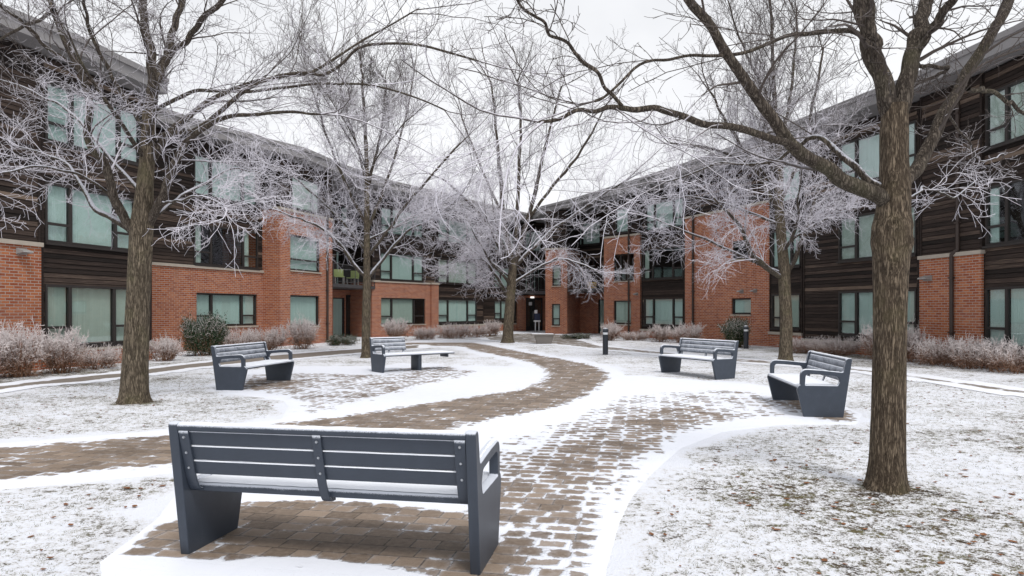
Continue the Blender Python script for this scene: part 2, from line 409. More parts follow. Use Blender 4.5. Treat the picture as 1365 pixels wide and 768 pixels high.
def grid_mesh(name, xs, ys, zf, keep, attr, vals_f, mat):
    X, Y = np.meshgrid(xs, ys); Z = zf(X, Y); vals = vals_f(X, Y)
    nx, ny = len(xs), len(ys)
    idx = np.arange(nx * ny).reshape(ny, nx)
    f = np.stack([idx[:-1, :-1], idx[:-1, 1:], idx[1:, 1:], idx[1:, :-1]], -1).reshape(-1, 4)
    if keep is not None:
        k = keep(X, Y); kf = k.ravel()[f].any(1); f = f[kf]
    used = np.unique(f); rem = -np.ones(nx * ny, int); rem[used] = np.arange(len(used))
    V = np.stack([X.ravel(), Y.ravel(), Z.ravel()], 1)[used]; f = rem[f]
    me = bpy.data.meshes.new(name)
    me.vertices.add(len(V)); me.vertices.foreach_set('co', V.astype('f').ravel())
    me.loops.add(len(f) * 4); me.loops.foreach_set('vertex_index', f.astype('i').ravel())
    me.polygons.add(len(f)); me.polygons.foreach_set('loop_start', np.arange(0, len(f) * 4, 4, dtype='i'))
    me.polygons.foreach_set('use_smooth', np.ones(len(f), bool)); me.update(calc_edges=True)
    at = me.attributes.new(attr, 'FLOAT', 'POINT'); at.data.foreach_set('value', vals.ravel()[used].astype('f'))
    return tag(link(name, me, mat), kind='structure')
def cover(X, Y, base, items):
    c = np.full(X.shape, base)
    for poly, val, soft in items: c = lerp(c, val, sstep(-sd_poly(X, Y, poly), -soft, soft))
    return c
ys = [2.6]
while ys[-1] < 33: ys.append(ys[-1] + max(.06, ys[-1] * .0075))
xs = np.arange(-10.5, 9, .075)
dom_d = lambda X, Y: np.minimum.reduce([sd_poly(X, Y, A_) - .35, sd_poly(X, Y, E_), sd_poly(X, Y, D2_)])
flat = lambda z: (lambda X, Y: np.full(X.shape, z))
grid_mesh('paved_path', xs, np.array(ys), lambda X, Y: .006 - .016 * sstep(dom_d(X, Y), -.06, .12), lambda X, Y: dom_d(X, Y) < .14, 'snow',
          lambda X, Y: cover(X, Y, 1.10, [(B_, .46, .30), (B2_, .16, .35), (D_, .38, .35), (A_, -.04, .24), (C_, -.10, .08), (U2, .1, .25), (U4, .3, .2), (U5, .05, .2), (U3, .3, .15)]), M['pavers'])
grid_mesh('walkway', np.arange(-22, 20, .18), np.arange(11, 48, .16), flat(.011),
          lambda X, Y: (np.minimum(sd_poly(X, Y, LW_), sd_poly(X, Y, RW_)) < .3), 'snow',
          lambda X, Y: cover(X, Y, 1.7, [(LW_, .28, .16), (RW_, .48, .16)]), M['walk'])
def nonuni(a, b, fine, lo, hi):
    xs = [a]
    while xs[-1] < b:
        x = xs[-1]; d = max(lo - x, x - hi, 0); xs.append(x + fine * (1 + d * 1.5))
    return np.array(xs)
def near_paths(X, Y):
    return np.minimum.reduce([sd_poly(X, Y, q) for q in (E_, D2_, LW_, RW_)] + [sd_poly(X, Y, A_) - .35])
rt = P(1182, 154); 
def thin_f(X, Y):
    d = near_paths(X, Y)
    wv = .14 * np.sin(X * 2.3 + 1.7 * np.sin(Y * 1.9)) + .10 * np.sin(Y * 5.1 + 2 * np.sin(X * 3.7)) + .05 * np.sin(X * 11 + Y * 7)
    t = sstep(d + wv, -.24, .22) * .73 - .30
    t += .10 * np.exp(-((X - rt[0] + .9) ** 2 / 1.6 + (Y - rt[1] + .1) ** 2 / .5)) + .12 * np.exp(-((X - 3.3) ** 2 + (Y - 4.6) ** 2) / 1.2)
    t += .22 * sstep(-X, 7.5, 9.5) * sstep(Y, 13.2, 14) * sstep(-Y, -24, -16)
    t += .2 * sstep(X, 8.5, 11) * sstep(Y, 17.5, 19) * sstep(-Y, -30, -26)
    for bx_, by_, rr_ in ((-6.35, 11.45, .12), (3.24, 5.91, .07), (-4.74, 22.2, .1), (8.34, 20.9, .1)): t += .45 * np.exp(-((X - bx_ - .1) ** 2 + (Y - by_) ** 2) / rr_)
    return t
def lawn_z(X, Y):
    d = near_paths(X, Y)
    w = sstep(d, .12, 1.8)
    und = .012 * np.sin(X * 1.7 + .6 * np.sin(Y * 1.1)) * np.sin(Y * 1.3 + 1.0) + .006 * np.sin(X * 5.1 + Y * 2.3) * np.sin(Y * 4.7 - X) + .018
    return w * und * (np.hypot(X, Y) < 60)
grid_mesh('ground', nonuni(-260, 260, .11, -9, 9), nonuni(-40, 400, .11, 2.5, 14), lawn_z, None, 'thin', thin_f, M['lawn'])

# ------------------------------------------------------------------ benches
def plate(name, outer, hole, th, bevel, mat, parent):
    """extruded side plate in the local YZ plane"""
    cu = bpy.data.curves.new(name, 'CURVE'); cu.dimensions = '2D'; cu.fill_mode = 'BOTH'
    cu.extrude = th / 2 - bevel; cu.bevel_depth = bevel; cu.bevel_resolution = 2
    for loop in ([outer] + ([hole] if hole else [])):
        sp = cu.splines.new('POLY'); sp.points.add(len(loop) - 1); sp.use_cyclic_u = True
        for i, (u, z) in enumerate(loop): sp.points[i].co = (u, z, 0, 1)
    tmp = bpy.data.objects.new('tmp', cu); COL.objects.link(tmp)
    dg = bpy.context.evaluated_depsgraph_get(); dg.update()
    me = bpy.data.meshes.new_from_object(tmp.evaluated_get(dg)); bpy.data.objects.remove(tmp); bpy.data.curves.remove(cu)
    for v in me.vertices: v.co = Vector((v.co.z, v.co.x, v.co.y))
    me.materials.clear(); me.name = name
    return me
def rounded(pts, n=5):
    """corners given as (u, z, radius)"""
    out = []
    for i, (u, z, r) in enumerate(pts):
        p = np.array([u, z]); a = np.array(pts[i - 1][:2]); b = np.array(pts[(i + 1) % len(pts)][:2])
        if r <= 0: out.append((u, z)); continue
        da = (a - p); la = np.linalg.norm(da); db = (b - p); lb = np.linalg.norm(db)
        r = min(r, la * .49, lb * .49); A = p + da / la * r; B = p + db / lb * r
        for t in np.linspace(0, 1, n): q = (1 - t) ** 2 * A + 2 * t * (1 - t) * p + t * t * B; out.append(tuple(q))
    return out
OUTER = rounded([(0, 0, .005), (.53, 0, .005), (.625, .40, .02), (.605, .45, .02), (.58, .46, .01), (.575, .69, .09), (.30, .675, 0), (-.012, .645, .03), (-.055, .835, .015), (-.075, .852, .012), (-.122, .852, .02)])
HOLE = rounded([(.065, .452, .02), (.03, .52, .02), (.065, .605, .04), (.30, .625, 0), (.52, .635, .06), (.53, .452, .02)])
def back_pt(z, off=0.0):        # front face of the leaning back post at height z
    t = (z - .452) / .40
    return .040 - .105 * t + off
def rail(name, x0, x1, prof, mat, parent, nx=2, jitter=0.0, seed=0):
    """profile (y,z) loop swept along x with end caps"""
    rng = random.Random(seed); mb = MB(); n = len(prof); xsn = [x0 + (x1 - x0) * i / (nx - 1) for i in range(nx)]
    rings = []
    cy = sum(p[0] for p in prof) / n; cz = sum(p[1] for p in prof) / n
    for i, x in enumerate(xsn):
        e = 1.0
        if jitter and (i == 0 or i == nx - 1): e = .75
        row = []
        for (y, z) in prof:
            nz = mnoise.noise(Vector((x * 9, y * 9, z * 9 + seed))) * jitter
            row.append((x, cy + (y - cy) * e + nz, cz + (z - cz) * e + (nz * .8 if z > cz else 0)))
        rings.append(row)
    v = [p for r_ in rings for p in r_]; f = []
    for i in range(nx - 1):
        for k in range(n):
            a = i * n + k; b = i * n + (k + 1) % n; f.append((a, b, b + n, a + n))
    f.append(tuple(range(n - 1, -1, -1))); f.append(tuple((nx - 1) * n + k for k in range(n)))
    me = bpy.data.meshes.new(name); me.from_pydata(v, [], f); me.update()
    for p in me.polygons: p.use_smooth = True
    me.set_sharp_from_angle(angle=R(50))
    return link(name, me, mat, parent)
def rbox(y0, y1, z0, z1, r, lean=0.0):
    pts = rounded([(y0, z0, r), (y1, z0, r), (y1, z1, r), (y0, z1, r)], 4)
    return [(y + lean * (z - z0), z) for y, z in pts]
panel_me = plate('side_panel', OUTER, HOLE, .062, .008, None, None)
bm = bmesh.new(); bmesh.ops.create_cone(bm, cap_ends=True, segments=10, radius1=.010, radius2=.007, depth=.008)
bolt_me = bpy.data.meshes.new('bolt'); bm.to_mesh(bolt_me); bm.free()
def seat_snow(x0, x1, y0, y1, z, seed, parent):
    xs_ = np.linspace(x0, x1, int((x1 - x0) / .02)); ys_ = np.linspace(y0, y1, 26)
    mb_v = []; mb_f = []
    for i, x in enumerate(xs_):
        for j, y in enumerate(ys_):
            ex = min(x - x0, x1 - x) / .03; ey = min(y - y0, y1 - y) / .03; e = max(0, min(1, ex, ey)) ** .5
            h = .004 + .013 * e + .0035 * e * mnoise.noise(Vector((x * 6, y * 14, seed))) - .004 * e * (abs(((y - y0) / (y1 - y0) * 4) % 1 - .5) > .44)
            wob = .010 * mnoise.noise(Vector((x * 14, seed, y * 3)))
            yy = y + (wob if j in (0, 25) else 0)
            mb_v.append((x, yy, z + (h if 0 < i < len(xs_) - 1 and 0 < j < 25 else .001)))
    n = len(ys_)
    for i in range(len(xs_) - 1):
        for j in range(n - 1): mb_f.append((i * n + j, (i + 1) * n + j, (i + 1) * n + j + 1, i * n + j + 1))
    me = bpy.data.meshes.new('snow_cover'); me.from_pydata(mb_v, [], mb_f); me.update()
    for p in me.polygons: p.use_smooth = True
    return link('snow_cover', me, M['snow'], parent)
def make_bench(L=1.90, back=None, single=False, seat_len=None):
    root = empty('park_bench'); hw = L / 2; bx0, bx1 = (-hw, hw) if not back else back
    mb = M['bench']
    for sx in ((1,) if single else (-1, 1)):
        o = link('side_panel', panel_me, mb, root); o.location = (sx * hw, 0, 0)
        # snow on the armrest
        arm = [(.55, .66), (.50, .674), (.40, .669), (.30, .661), (.15, .647), (.02, .636)]
        t = Tubes(); pts = catmull([(sx * hw, y, z + .000) for y, z in arm], 26); r = .0235 + .001 * np.sin(np.arange(26) * 1.9); r[0] = r[-1] = .006
        t.add(pts, r, np.ones(26), 10); s_ = t.build('snow_cover', M['snow'], o); s_.location = (-sx * hw, 0, 0)
    x0, x1 = (-hw + .031 if not single else -hw), hw - .031
    # seat slats with a rolled front edge
    seat = rounded([(.035, .395, .012), (.035, .445, .018), (.60, .452, .035), (.632, .425, .02), (.60, .398, .02)], 5)
    rail('seat', x0, x1, seat, mb, root)
    seat_snow(x0 + .004, x1 - .004, .055, .612, .448, 3, root)
    b0, b1 = (bx0 + .031 if not single else bx0), bx1 - .031
    zs = [(.520, .607), (.617, .704), (.714, .800)]
    for k, (z0, z1) in enumerate(zs):
        y = back_pt(z0, -.050); rail('back_board', b0, b1, rbox(y, y + .030, z0, z1, .006, -.2625), mb, root)
        yt = back_pt(z1, -.050)
        rail('snow_cover', b0 + .01, b1 - .01, rounded([(yt - .001, z1 - .001, 0), (yt + .032, z1 - .001, 0), (yt + .028, z1 + .008, .004), (yt + .003, z1 + .008, .004)], 3), M['snow'], root, 60, .004, k)
    yt = back_pt(.83, -.04)
    c = [(yt + .026 * math.cos(a), .829 + .027 * math.sin(a)) for a in np.linspace(0, 2 * math.pi, 15)[:-1]]
    rail('top_rail', b0, b1, c, mb, root)
    c = [(yt + .021 * math.cos(a), .846 + .014 * math.sin(a)) for a in np.linspace(0, 2 * math.pi, 13)[:-1]]
    rail('snow_cover', b0 + .005, b1 - .005, c, M['snow'], root, 120, .005, 9)
    # back straps: one in the middle, one beside each end panel, each curling under the seat
    def strap(xc, w, name, bottom=.37):
        pr = [(back_pt(.80, -.058), .805), (back_pt(.70, -.060), .70), (back_pt(.60, -.060), .60), (back_pt(.50, -.060), .50), (.0, .43), (.035, bottom + .012), (.10, bottom)]
        ctr = catmull([(0, a, b) for a, b in pr], 22)[:, 1:]
        d = np.gradient(ctr, axis=0); d /= np.linalg.norm(d, axis=1, keepdims=True); nn = np.stack([d[:, 1], -d[:, 0]], 1)
        loop = [tuple(p) for p in ctr + nn * .006] + [tuple(p) for p in (ctr - nn * .006)[::-1]]
        me = plate(name, loop, None, w, .002, None, None)
        o = link(name, me, mb, root); o.location = (xc, 0, 0)
        for zc in (.765, .665, .565):
            b = link('bolt', bolt_me, M['steel'], o); b.location = (0, back_pt(zc, -.060) - .010, zc); b.rotation_euler = (R(90), 0, 0)
    strap((bx0 + bx1) / 2, .055, 'back_strut')
    strap(bx0 + .031 + .036, .066, 'back_bracket', .40)
    strap(bx1 - .031 - .036, .066, 'back_bracket', .40)
    return root
def place(o, x, y, f):
    o.location = (x, y, .008); o.rotation_euler = (0, 0, math.atan2(f[1], f[0]) - math.pi / 2)
proto = make_bench()
spots = [((-1.15, 4.19), (.178, .984), 'dark grey bench seen from behind, closest of all, on bare brown pavers'),
         ((-5.62, 14.32), (.986, -.164), 'grey bench just right of the thick left tree, facing right'),
         ((4.65, 16.45), (-.90, -.435), 'farther grey bench on the right, standing in front of the frosted hedge and bollards'),
         ((4.94, 10.87), (-.99, .143), 'grey bench beside the big right tree, seen end-on at the edge of the paved patch')]
for i, (p, f, lab) in enumerate(spots):
    b = proto if i == 0 else copy_tree(proto)
    tag(b, lab, 'bench', 'grey slatted benches round the paved circle'); place(b, p[0], p[1], f)
# the odd bench by the second tree: short back, long seat on a pedestal leg
b3 = make_bench(2.1, (.07, 1.05), True)
tag(b3, 'grey bench with a short backrest and long bare seat end by the slim tree', 'bench', 'grey slatted benches round the paved circle')
lg = MB(); lg.box(-.05, .05, .12, .50, 0, .40); lo = lg.build('leg', M['bench'], b3, .01); lo.location = (-.05, 0, 0)
br = MB(); br.box(-.02, .02, .15, .50, .31, .395); bo = br.build('seat_bracket', M['bench'], b3, .006); bo.location = (-.92, 0, 0)
al = (.77, .64); place(b3, -3.55 + al[0] * 1.05, 17.4 + al[1] * 1.05, (.64, -.77))

# ------------------------------------------------------------------ buildings
class Sec:
    def __init__(s, wing, p0, s0, p1, s1, setback=0.0):
        s.p0, s.p1, s.wing = p0, p1, wing
        s.A = np.array(P(p0, s0)); s.B = np.array(P(p1, s1)); d = s.B - s.A; s.L = float(np.linalg.norm(d)); s.t = d / s.L
        s.n = np.array([s.t[1], -s.t[0]])
    def u(s, px):             # distance along the wall of the point seen in column px
        k = (px - XC) / F; d = s.t
        # A + u t = lam (k, 1)
        return float((k * s.A[1] - s.A[0]) / (d[0] - k * d[1]))
    def T(s, u, o, z):        # o = outwards
        q = s.A + s.t * u + s.n * o; return (float(q[0]), float(q[1]), z)
    def rect(s, mb, u0, u1, z0, z1, o=0.0, tone=.5):
        mb.quad([s.T(u0, o, z0), s.T(u1, o, z0), s.T(u1, o, z1), s.T(u0, o, z1)], [(u0, z0), (u1, z0), (u1, z1), (u0, z1)], tone)
    def box(s, mb, u0, u1, o0, o1, z0, z1, tone=.5):
        c = [s.T(u0, o1, z0), s.T(u1, o1, z0), s.T(u1, o0, z0), s.T(u0, o0, z0), s.T(u0, o1, z1), s.T(u1, o1, z1), s.T(u1, o0, z1), s.T(u0, o0, z1)]
        uv = [(u0, z0), (u1, z0), (u1 + abs(o1 - o0), z0), (u0 - abs(o1 - o0), z0), (u0, z1), (u1, z1), (u1 + abs(o1 - o0), z1), (u0 - abs(o1 - o0), z1)]
        mb.hexa(c, uv, tone)
def cells(u0, u1, z0, z1, ops):
    us = sorted({u0, u1} | {min(max(x, u0), u1) for o in ops for x in o[:2]}); zs = sorted({z0, z1} | {min(max(x, z0), z1) for o in ops for x in o[2:4]})
    for i in range(len(us) - 1):
        j = 0
        while j < len(zs) - 1:
            cu, cz = (us[i] + us[i + 1]) / 2, (zs[j] + zs[j + 1]) / 2
            if not any(o[0] < cu < o[1] and o[2] < cz < o[3] for o in ops): yield us[i], us[i + 1], zs[j], zs[j + 1]
            j += 1
rngw = random.Random(11)
def clad_brick(sec, root, z0, z1, ops, u0=0.0, u1=None, depth=3.0):
    u1 = sec.L if u1 is None else u1; mb = MB()
    for c in cells(u0, u1, z0, z1, ops): sec.rect(mb, *c)
    for o in ops:            # reveals
        a, b, c, d = max(o[0], u0), min(o[1], u1), max(o[2], z0), min(o[3], z1)
        if a >= b or c >= d: continue
        for (p, q) in (((a, 0, c), (a, -.16, c)), ((b, 0, c), (b, -.16, c))):
            mb.quad([sec.T(*p), sec.T(*q), sec.T(q[0], q[1], d), sec.T(p[0], p[1], d)], [(0, c), (.16, c), (.16, d), (0, d)])
        if o[3] <= z1: mb.quad([sec.T(a, 0, d), sec.T(b, 0, d), sec.T(b, -.16, d), sec.T(a, -.16, d)], [(a, 0), (b, 0), (b, .16), (a, .16)])
        if o[2] >= z0: mb.quad([sec.T(a, 0, c), sec.T(b, 0, c), sec.T(b, -.16, c), sec.T(a, -.16, c)], [(a, 0), (b, 0), (b, .16), (a, .16)])
    for u in (u0, u1):       # returns
        mb.quad([sec.T(u, 0, z0), sec.T(u, -depth, z0), sec.T(u, -depth, z1), sec.T(u, 0, z1)], [(0, z0), (depth, z0), (depth, z1), (0, z1)])
    return mb.build('brick_wall', M['brick'], root)
def clad_wood(sec, root, z0, z1, ops, u0=0.0, u1=None, depth=3.0, off=-.03):
    u1 = sec.L if u1 is None else u1; mb = MB(); pitch = .128
    tones = {}
    def row(a, b, za, zb, k, o):
        tone = tones.setdefault((k, int(a / 3.2)), rngw.random() * (1.0 if rngw.random() < .8 else 1.7))
        zt = zb
        c = [sec.T(a, o, za), sec.T(b, o, za), sec.T(b, o - .04, za), sec.T(a, o - .04, za), sec.T(a, o - .014, zt), sec.T(b, o - .014, zt), sec.T(b, o - .04, zt), sec.T(a, o - .04, zt)]
        sh = rngw.random() * .0 + k * 3.7
        uv = [(a + sh, za), (b + sh, za), (b + sh, za), (a + sh, za), (a + sh, zt), (b + sh, zt), (b + sh, zt), (a + sh, zt)]
        mb.hexa(c, uv, tone)
    for (a, b, c, d) in cells(u0, u1, z0, z1, ops):
        k = int(math.floor(c / pitch)); z = k * pitch
        while z < d - 1e-4:
            za, zb = max(c, z + .008), min(d, z + pitch - .004)
            if zb - za > .012: row(a, b, za, zb, k, off + rngw.uniform(-.004, .004))
            k += 1; z = k * pitch
        sec.rect(mb, a, b, c, d, off - .045, 0.0)
    for u, sg in ((u0, -1), (u1, 1)):
        mb.quad([sec.T(u, off - .02, z0), sec.T(u, -depth, z0), sec.T(u, -depth, z1), sec.T(u, off - .02, z1)], [(0, z0), (depth, z0), (depth, z1), (0, z1)], .3)
        sec.box(mb, u - (0 if sg < 0 else .07), u + (.07 if sg < 0 else 0), off - .02, off + .018, z0, z1, .35)   # corner board
    return mb.build('wood_siding', M['wood'], root)
def add_window(sec, root, u0, u1, z0, z1, kind='T', blind='full', rev=False, off=-.05, sill='metal', seed=0):
    rg = random.Random(seed * 13 + 5)
    W = u1 - u0; fw = .065; fb = MB()
    def fbox(a, b, c, d, o0=-.03, o1=.05): sec.box(fb, a, b, off + o0, off + o1, c, d)
    fbox(u0 + .002, u1 - .002, z1 - fw, z1 - .002); fbox(u0 + .002, u1 - .002, z0 + .002, z0 + fw)
    fbox(u0 + .002, u0 + fw, z0 + fw, z1 - fw); fbox(u1 - fw, u1 - .002, z0 + fw, z1 - fw)
    panes = []
    if kind == 'T': cuts = [0, .24, .76, 1.0]
    elif kind == 'D': cuts = [0, .30, 1.0]
    elif kind == 'Dr': cuts = [0, .70, 1.0]
    elif kind == 'TD': cuts = [0, .25, .5, .78, 1.0]
    else: cuts = [0, 1.0]
    iu0, iu1 = u0 + fw, u1 - fw; iz0, iz1 = z0 + fw, z1 - fw
    for i in range(len(cuts) - 1):
        a = iu0 + (iu1 - iu0) * cuts[i]; b = iu0 + (iu1 - iu0) * cuts[i + 1]
        if i > 0: fbox(a - .05, a + .05, iz0, iz1, -.028, .046)
        narrow = (cuts[i + 1] - cuts[i]) < .35 and kind != 'TD'
        a2 = a + (.05 if i > 0 else 0); b2 = b - (.05 if i < len(cuts) - 2 else 0)
        if (narrow or kind == 'Sh') and z1 - z0 > 1.2 and seed != 99:
            zt = iz0 + (iz1 - iz0) * .30; fbox(a2, b2, zt - .035, zt + .035, -.026, .04)
            # opening light has its own thinner frame
            for (c, d, e, f) in ((a2, a2 + .03, iz0, zt - .035), (b2 - .03, b2, iz0, zt - .035)): fbox(c, d, e, f, -.02, .03)
        panes.append((a2, b2))
    fo = fb.build('window', M['frame'], root)
    gb = MB(); sec.rect(gb, iu0, iu1, iz0, iz1, off + .005); gb.build('pane', M['glass'], fo)
    if sill:
        sb = MB(); sec.box(sb, u0 - .03, u1 + .03, off + .01, .06, z0 - .06, z0 - .002); sb.build('sill', M['coping'] if sill == 'stone' else M['frame'], fo)
    # vertical slat blinds behind the panes
    bb = MB()
    for i, (a, b) in enumerate(panes):
        mode = blind if isinstance(blind, str) else blind[min(i, len(blind) - 1)]
        if mode == 'none': continue
        bot = iz0 + .02 if mode != 'half' else iz0 + (iz1 - iz0) * .55
        top = iz1
        # pleated vertical blind: a fluted sheet, its left part drawn aside in some windows
        pitch = rg.choice((.055, .065, .075)); e = b if mode != 'part' else a + (b - a) * .48
        u = a; k = 0; prev = None; dpt = rg.uniform(.018, .034)
        while u < e:
            o = off - .055 - dpt * (k % 2) - rg.uniform(0, .004); p = sec.T(u, o, bot)
            if prev: bb.quad([prev, p, (p[0], p[1], top), (prev[0], prev[1], top)])
            prev = p; u += pitch * rg.uniform(.4, .6); k += 1
        p = sec.T(e, off - .06, bot); bb.quad([prev, p, (p[0], p[1], top), (prev[0], prev[1], top)])
    if bb.f: bb.build('blind', M['curtain'] if seed % 4 == 2 else M['blind'], fo)
    return fo
def tubes_part(name, pts, r, mat, parent, sides=8, frost=0.0):
    t = Tubes(); pts = np.array(pts, float); t.add(pts, np.full(len(pts), r), np.full(len(pts), frost), sides); return t.build(name, mat, parent)

LEFT = tag(empty('apartment_building', (-12, 20, 0)), 'left wing of the brick and dark timber apartments, running back along the left lawn', 'building', 'wings of the apartment building')
RIGHT = tag(empty('apartment_building', (12, 24, 0)), 'right wing of the brick and dark timber apartments, running back along the right lawn', 'building', 'wings of the apartment building')
class Off:                    # roots sit at the base of each wing: parts are built in world coordinates
    pass
F1, F2, F3 = (.90, 2.25), (3.35, 4.92), (6.05, 7.62)
TOP = 8.22
wseed = [1]
def section(root, p0, s0, p1, s1, brick_to, wins, low_brick=0.0, coping=True, top=TOP, depth=3.0, wood_off=-.03):
    s = Sec(root, p0, s0, p1, s1)
    ops = []
    for w in wins:
        a, b = s.u(w[0]), s.u(w[1]); a, b = max(a, .12), min(b, s.L - .12)
        ops.append((a, b, w[2], w[3]))
    bt = brick_to if brick_to else low_brick
    if bt:
        clad_brick(s, root, -.1, bt, [o for o in ops if o[2] < bt], depth=depth)
        if coping:
            mb = MB(); s.box(mb, -.03, s.L + .03, -.35, .05, bt + .001, bt + .11); mb.build('coping', M['coping'], root)
    if bt < top:
        z = bt + (.11 if coping and bt else 0)
        wo = [o for o in ops if o[3] > z]
        clad_wood(s, root, z, top, wo, depth=depth, off=wood_off if bt > 1 else -.03)
    for o, w in zip(ops, wins):
        wseed[0] += 1
        kw = dict(w[5]) if len(w) > 5 else {}
        isb = o[3] <= bt
        add_window(s, root, *o, kind=w[4], off=-.11 if isb else -.06, sill=kw.pop('sill', 'stone' if isb else 'metal'), seed=kw.pop('seed', wseed[0]), **kw)
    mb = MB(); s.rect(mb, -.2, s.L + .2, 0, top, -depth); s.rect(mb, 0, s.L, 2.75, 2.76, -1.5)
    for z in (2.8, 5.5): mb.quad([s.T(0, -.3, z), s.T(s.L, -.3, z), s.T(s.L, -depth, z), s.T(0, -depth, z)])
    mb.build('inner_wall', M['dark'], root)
    return s
def pipe(s, px, root, z0=0.05, z1=8.2, o=.07, jog=None):
    u = s.u(px); pts = [s.T(u, o, z0)]
    if jog: pts += [s.T(u, o, jog), s.T(u + .16, o - .06, jog + .14), s.T(u + .16, o - .06, z1)]
    else: pts += [s.T(u, o, z1)]
    P_ = []
    for a, b in zip(pts[:-1], pts[1:]): P_ += [a, tuple(lerp(np.array(a), np.array(b), .97))]
    P_.append(pts[-1]); d = tubes_part('downpipe', P_, .055, M['pipe'], root, 10)
    mb = MB()
    for z in np.arange(.9, z1 - .3, 1.6):
        uu = u + (.16 if jog and z > jog else 0); oo = o - (.06 if jog and z > jog else 0); s.box(mb, uu - .075, uu + .075, oo - .06, oo + .062, z, z + .04)
    mb.build('bracket', M['pipe'], d)
def wall_lamp(s, px, z, root, w=.28):
    u = s.u(px); mb = MB(); s.box(mb, u - w / 2, u + w / 2, .002, .03, z - .07, z + .09)
    c = [s.T(u - w / 2, .03, z - .05), s.T(u + w / 2, .03, z - .05), s.T(u + w / 2, .24, z - .02), s.T(u - w / 2, .24, z - .02),
         s.T(u - w / 2, .03, z + .07), s.T(u + w / 2, .03, z + .07), s.T(u + w / 2, .22, z + .02), s.T(u - w / 2, .22, z + .02)]
    mb.hexa(c); mb.build('wall_lamp', M['lamp'], root)

# left wing
L0 = section(LEFT, -90, 60.5, 55, 51.6, 3.2, []); wall_lamp(L0, 28, 3.03, LEFT)
L1 = section(LEFT, 55.5, 51.3, 203, 42.5, 0, [(57, 180, .58, 2.25, 'T', dict(blind=['full', 'full', 'full'])), (56, 182, F2[0], 4.95, 'T'), (55, 188, 6.02, 7.6, 'T')], low_brick=.45)
L2 = section(LEFT, 198, 37.2, 372, 29.6, 3.2, [(262, 343, .92, 2.25, 'T'), (259, 344.5, F2[0], 4.95, 'T', dict(blind=['part', 'none', 'part'])), (259, 344, F3[0], 7.65, 'T')])
L3 = section(LEFT, 373, 30.8, 443, 27.2, 5.95, [(387, 426, .85, 2.25, 'S'), (387, 427, 3.36, 4.95, 'Sh'), (389, 427, 6.12, 7.6, 'S')])
L4 = section(LEFT, 440, 23.6, 497, 21.6, 2.75, [(444, 460, .02, 2.3, 'S', dict(blind='full', sill=None)), (448, 486, 3.0, 5.0, 'TD', dict(blind=['part', 'none', 'full'])), (455, 487, F3[0], 7.6, 'D')], coping=False)
L5 = section(LEFT, 496, 23.3, 582, 20.9, 3.2, [(508, 567, .72, 2.3, 'T', dict(blind=['full', 'full', 'none'])), (507, 565, F2[0], 4.95, 'T'), (508, 565, F3[0], 7.6, 'T')])
L6 = section(LEFT, 582.5, 20.7, 645, 18.8, 0, [(584, 636, .75, 2.3, 'T'), (583, 636, F2[0], 4.95, 'T'), (584, 636, F3[0], 7.6, 'T')], low_brick=.5)
L7 = section(LEFT, 641, 17.9, 690, 17.5, 0, [(659, 687, .9, 2.3, 'D'), (659, 685, 3.3, 4.8, 'D'), (659, 685, F3[0], 7.6, 'D')], low_brick=.5)
L8 = section(LEFT, 690, 17.6, 730, 17.4, 2.7, [(700, 722, 3.0, 5.0, 'TD', dict(blind='part')), (700, 722, F3[0], 7.6, 'D')], coping=False)
pipe(L2, 368, LEFT, z1=8.2); pipe(L3, 435, LEFT)
wall_lamp(L2, 357, 2.62, LEFT, .34)
mb = MB(); s_ = L5; s_.box(mb, s_.u(573), s_.L + .02, -.02, .16, -.1, 3.2); mb.build('brick_pier', M['brick'], LEFT)
mb = MB(); s_.box(mb, s_.u(573) - .03, s_.L + .05, -.02, .21, 3.202, 3.315); mb.build('coping', M['coping'], LEFT)
# right wing
R1 = section(RIGHT, 727, 19.9, 756, 20.2, 5.6, [(735.5, 746.5, .55, 2.0, 'Sh'), (736, 747.5, 3.2, 4.6, 'Sh')])
R2 = section(RIGHT, 754, 18.9, 807, 20.0, 2.75, [(797, 806, .02, 2.3, 'S', dict(sill=None)), (765, 800, 3.0, 5.0, 'TD', dict(blind='none')), (765, 800, F3[0], 7.6, 'D')], coping=False)
R3 = section(RIGHT, 805, 22.0, 853, 23.2, 5.9, [(818, 841, .75, 2.15, 'S'), (818, 845, 3.3, 4.9, 'D', dict(blind='none', seed=3)), (820, 840, 6.15, 7.6, 'S')])
R4 = section(RIGHT, 855, 23.3, 913, 25.2, 0, [(858, 911, .72, 2.25, 'T'), (857, 912, 3.32, 5.0, 'T', dict(blind=['part', 'none', 'none'])), (860, 911, F3[0], 7.6, 'T')], low_brick=.4)
R5 = section(RIGHT, 913, 26.2, 1025, 31.0, 6.2, [(975, 1001, 1.38, 2.12, 'S'), (976, 998, 3.9, 4.75, 'S', dict(blind='none'))])
R6 = section(RIGHT, 1025.5, 31.0, 1069, 33.4, 0, [(1028, 1066, .8, 2.25, 'D'), (1028, 1067, F2[0], 4.95, 'Dr'), (1030, 1066, F3[0], 7.6, 'D')], low_brick=.55)
R7 = section(RIGHT, 1070, 33.9, 1225, 42.0, 0, [(1117, 1223, .66, 2.25, 'T'), (1117, 1224, F2[0], 4.95, 'T'), (1117, 1224, F3[0], 7.65, 'T')], low_brick=.35)
R8 = section(RIGHT, 1225.5, 42.5, 1308, 47.6, 3.15, [])
R9 = section(RIGHT, 1308.5, 47.4, 1475, 59.5, 0, [(1312, 1440, .55, 2.2, 'T'), (1311, 1440, F2[0], 5.0, 'T', dict(blind=['part', 'none', 'full'])), (1311, 1440, F3[0], 7.6, 'T')], low_brick=.4)
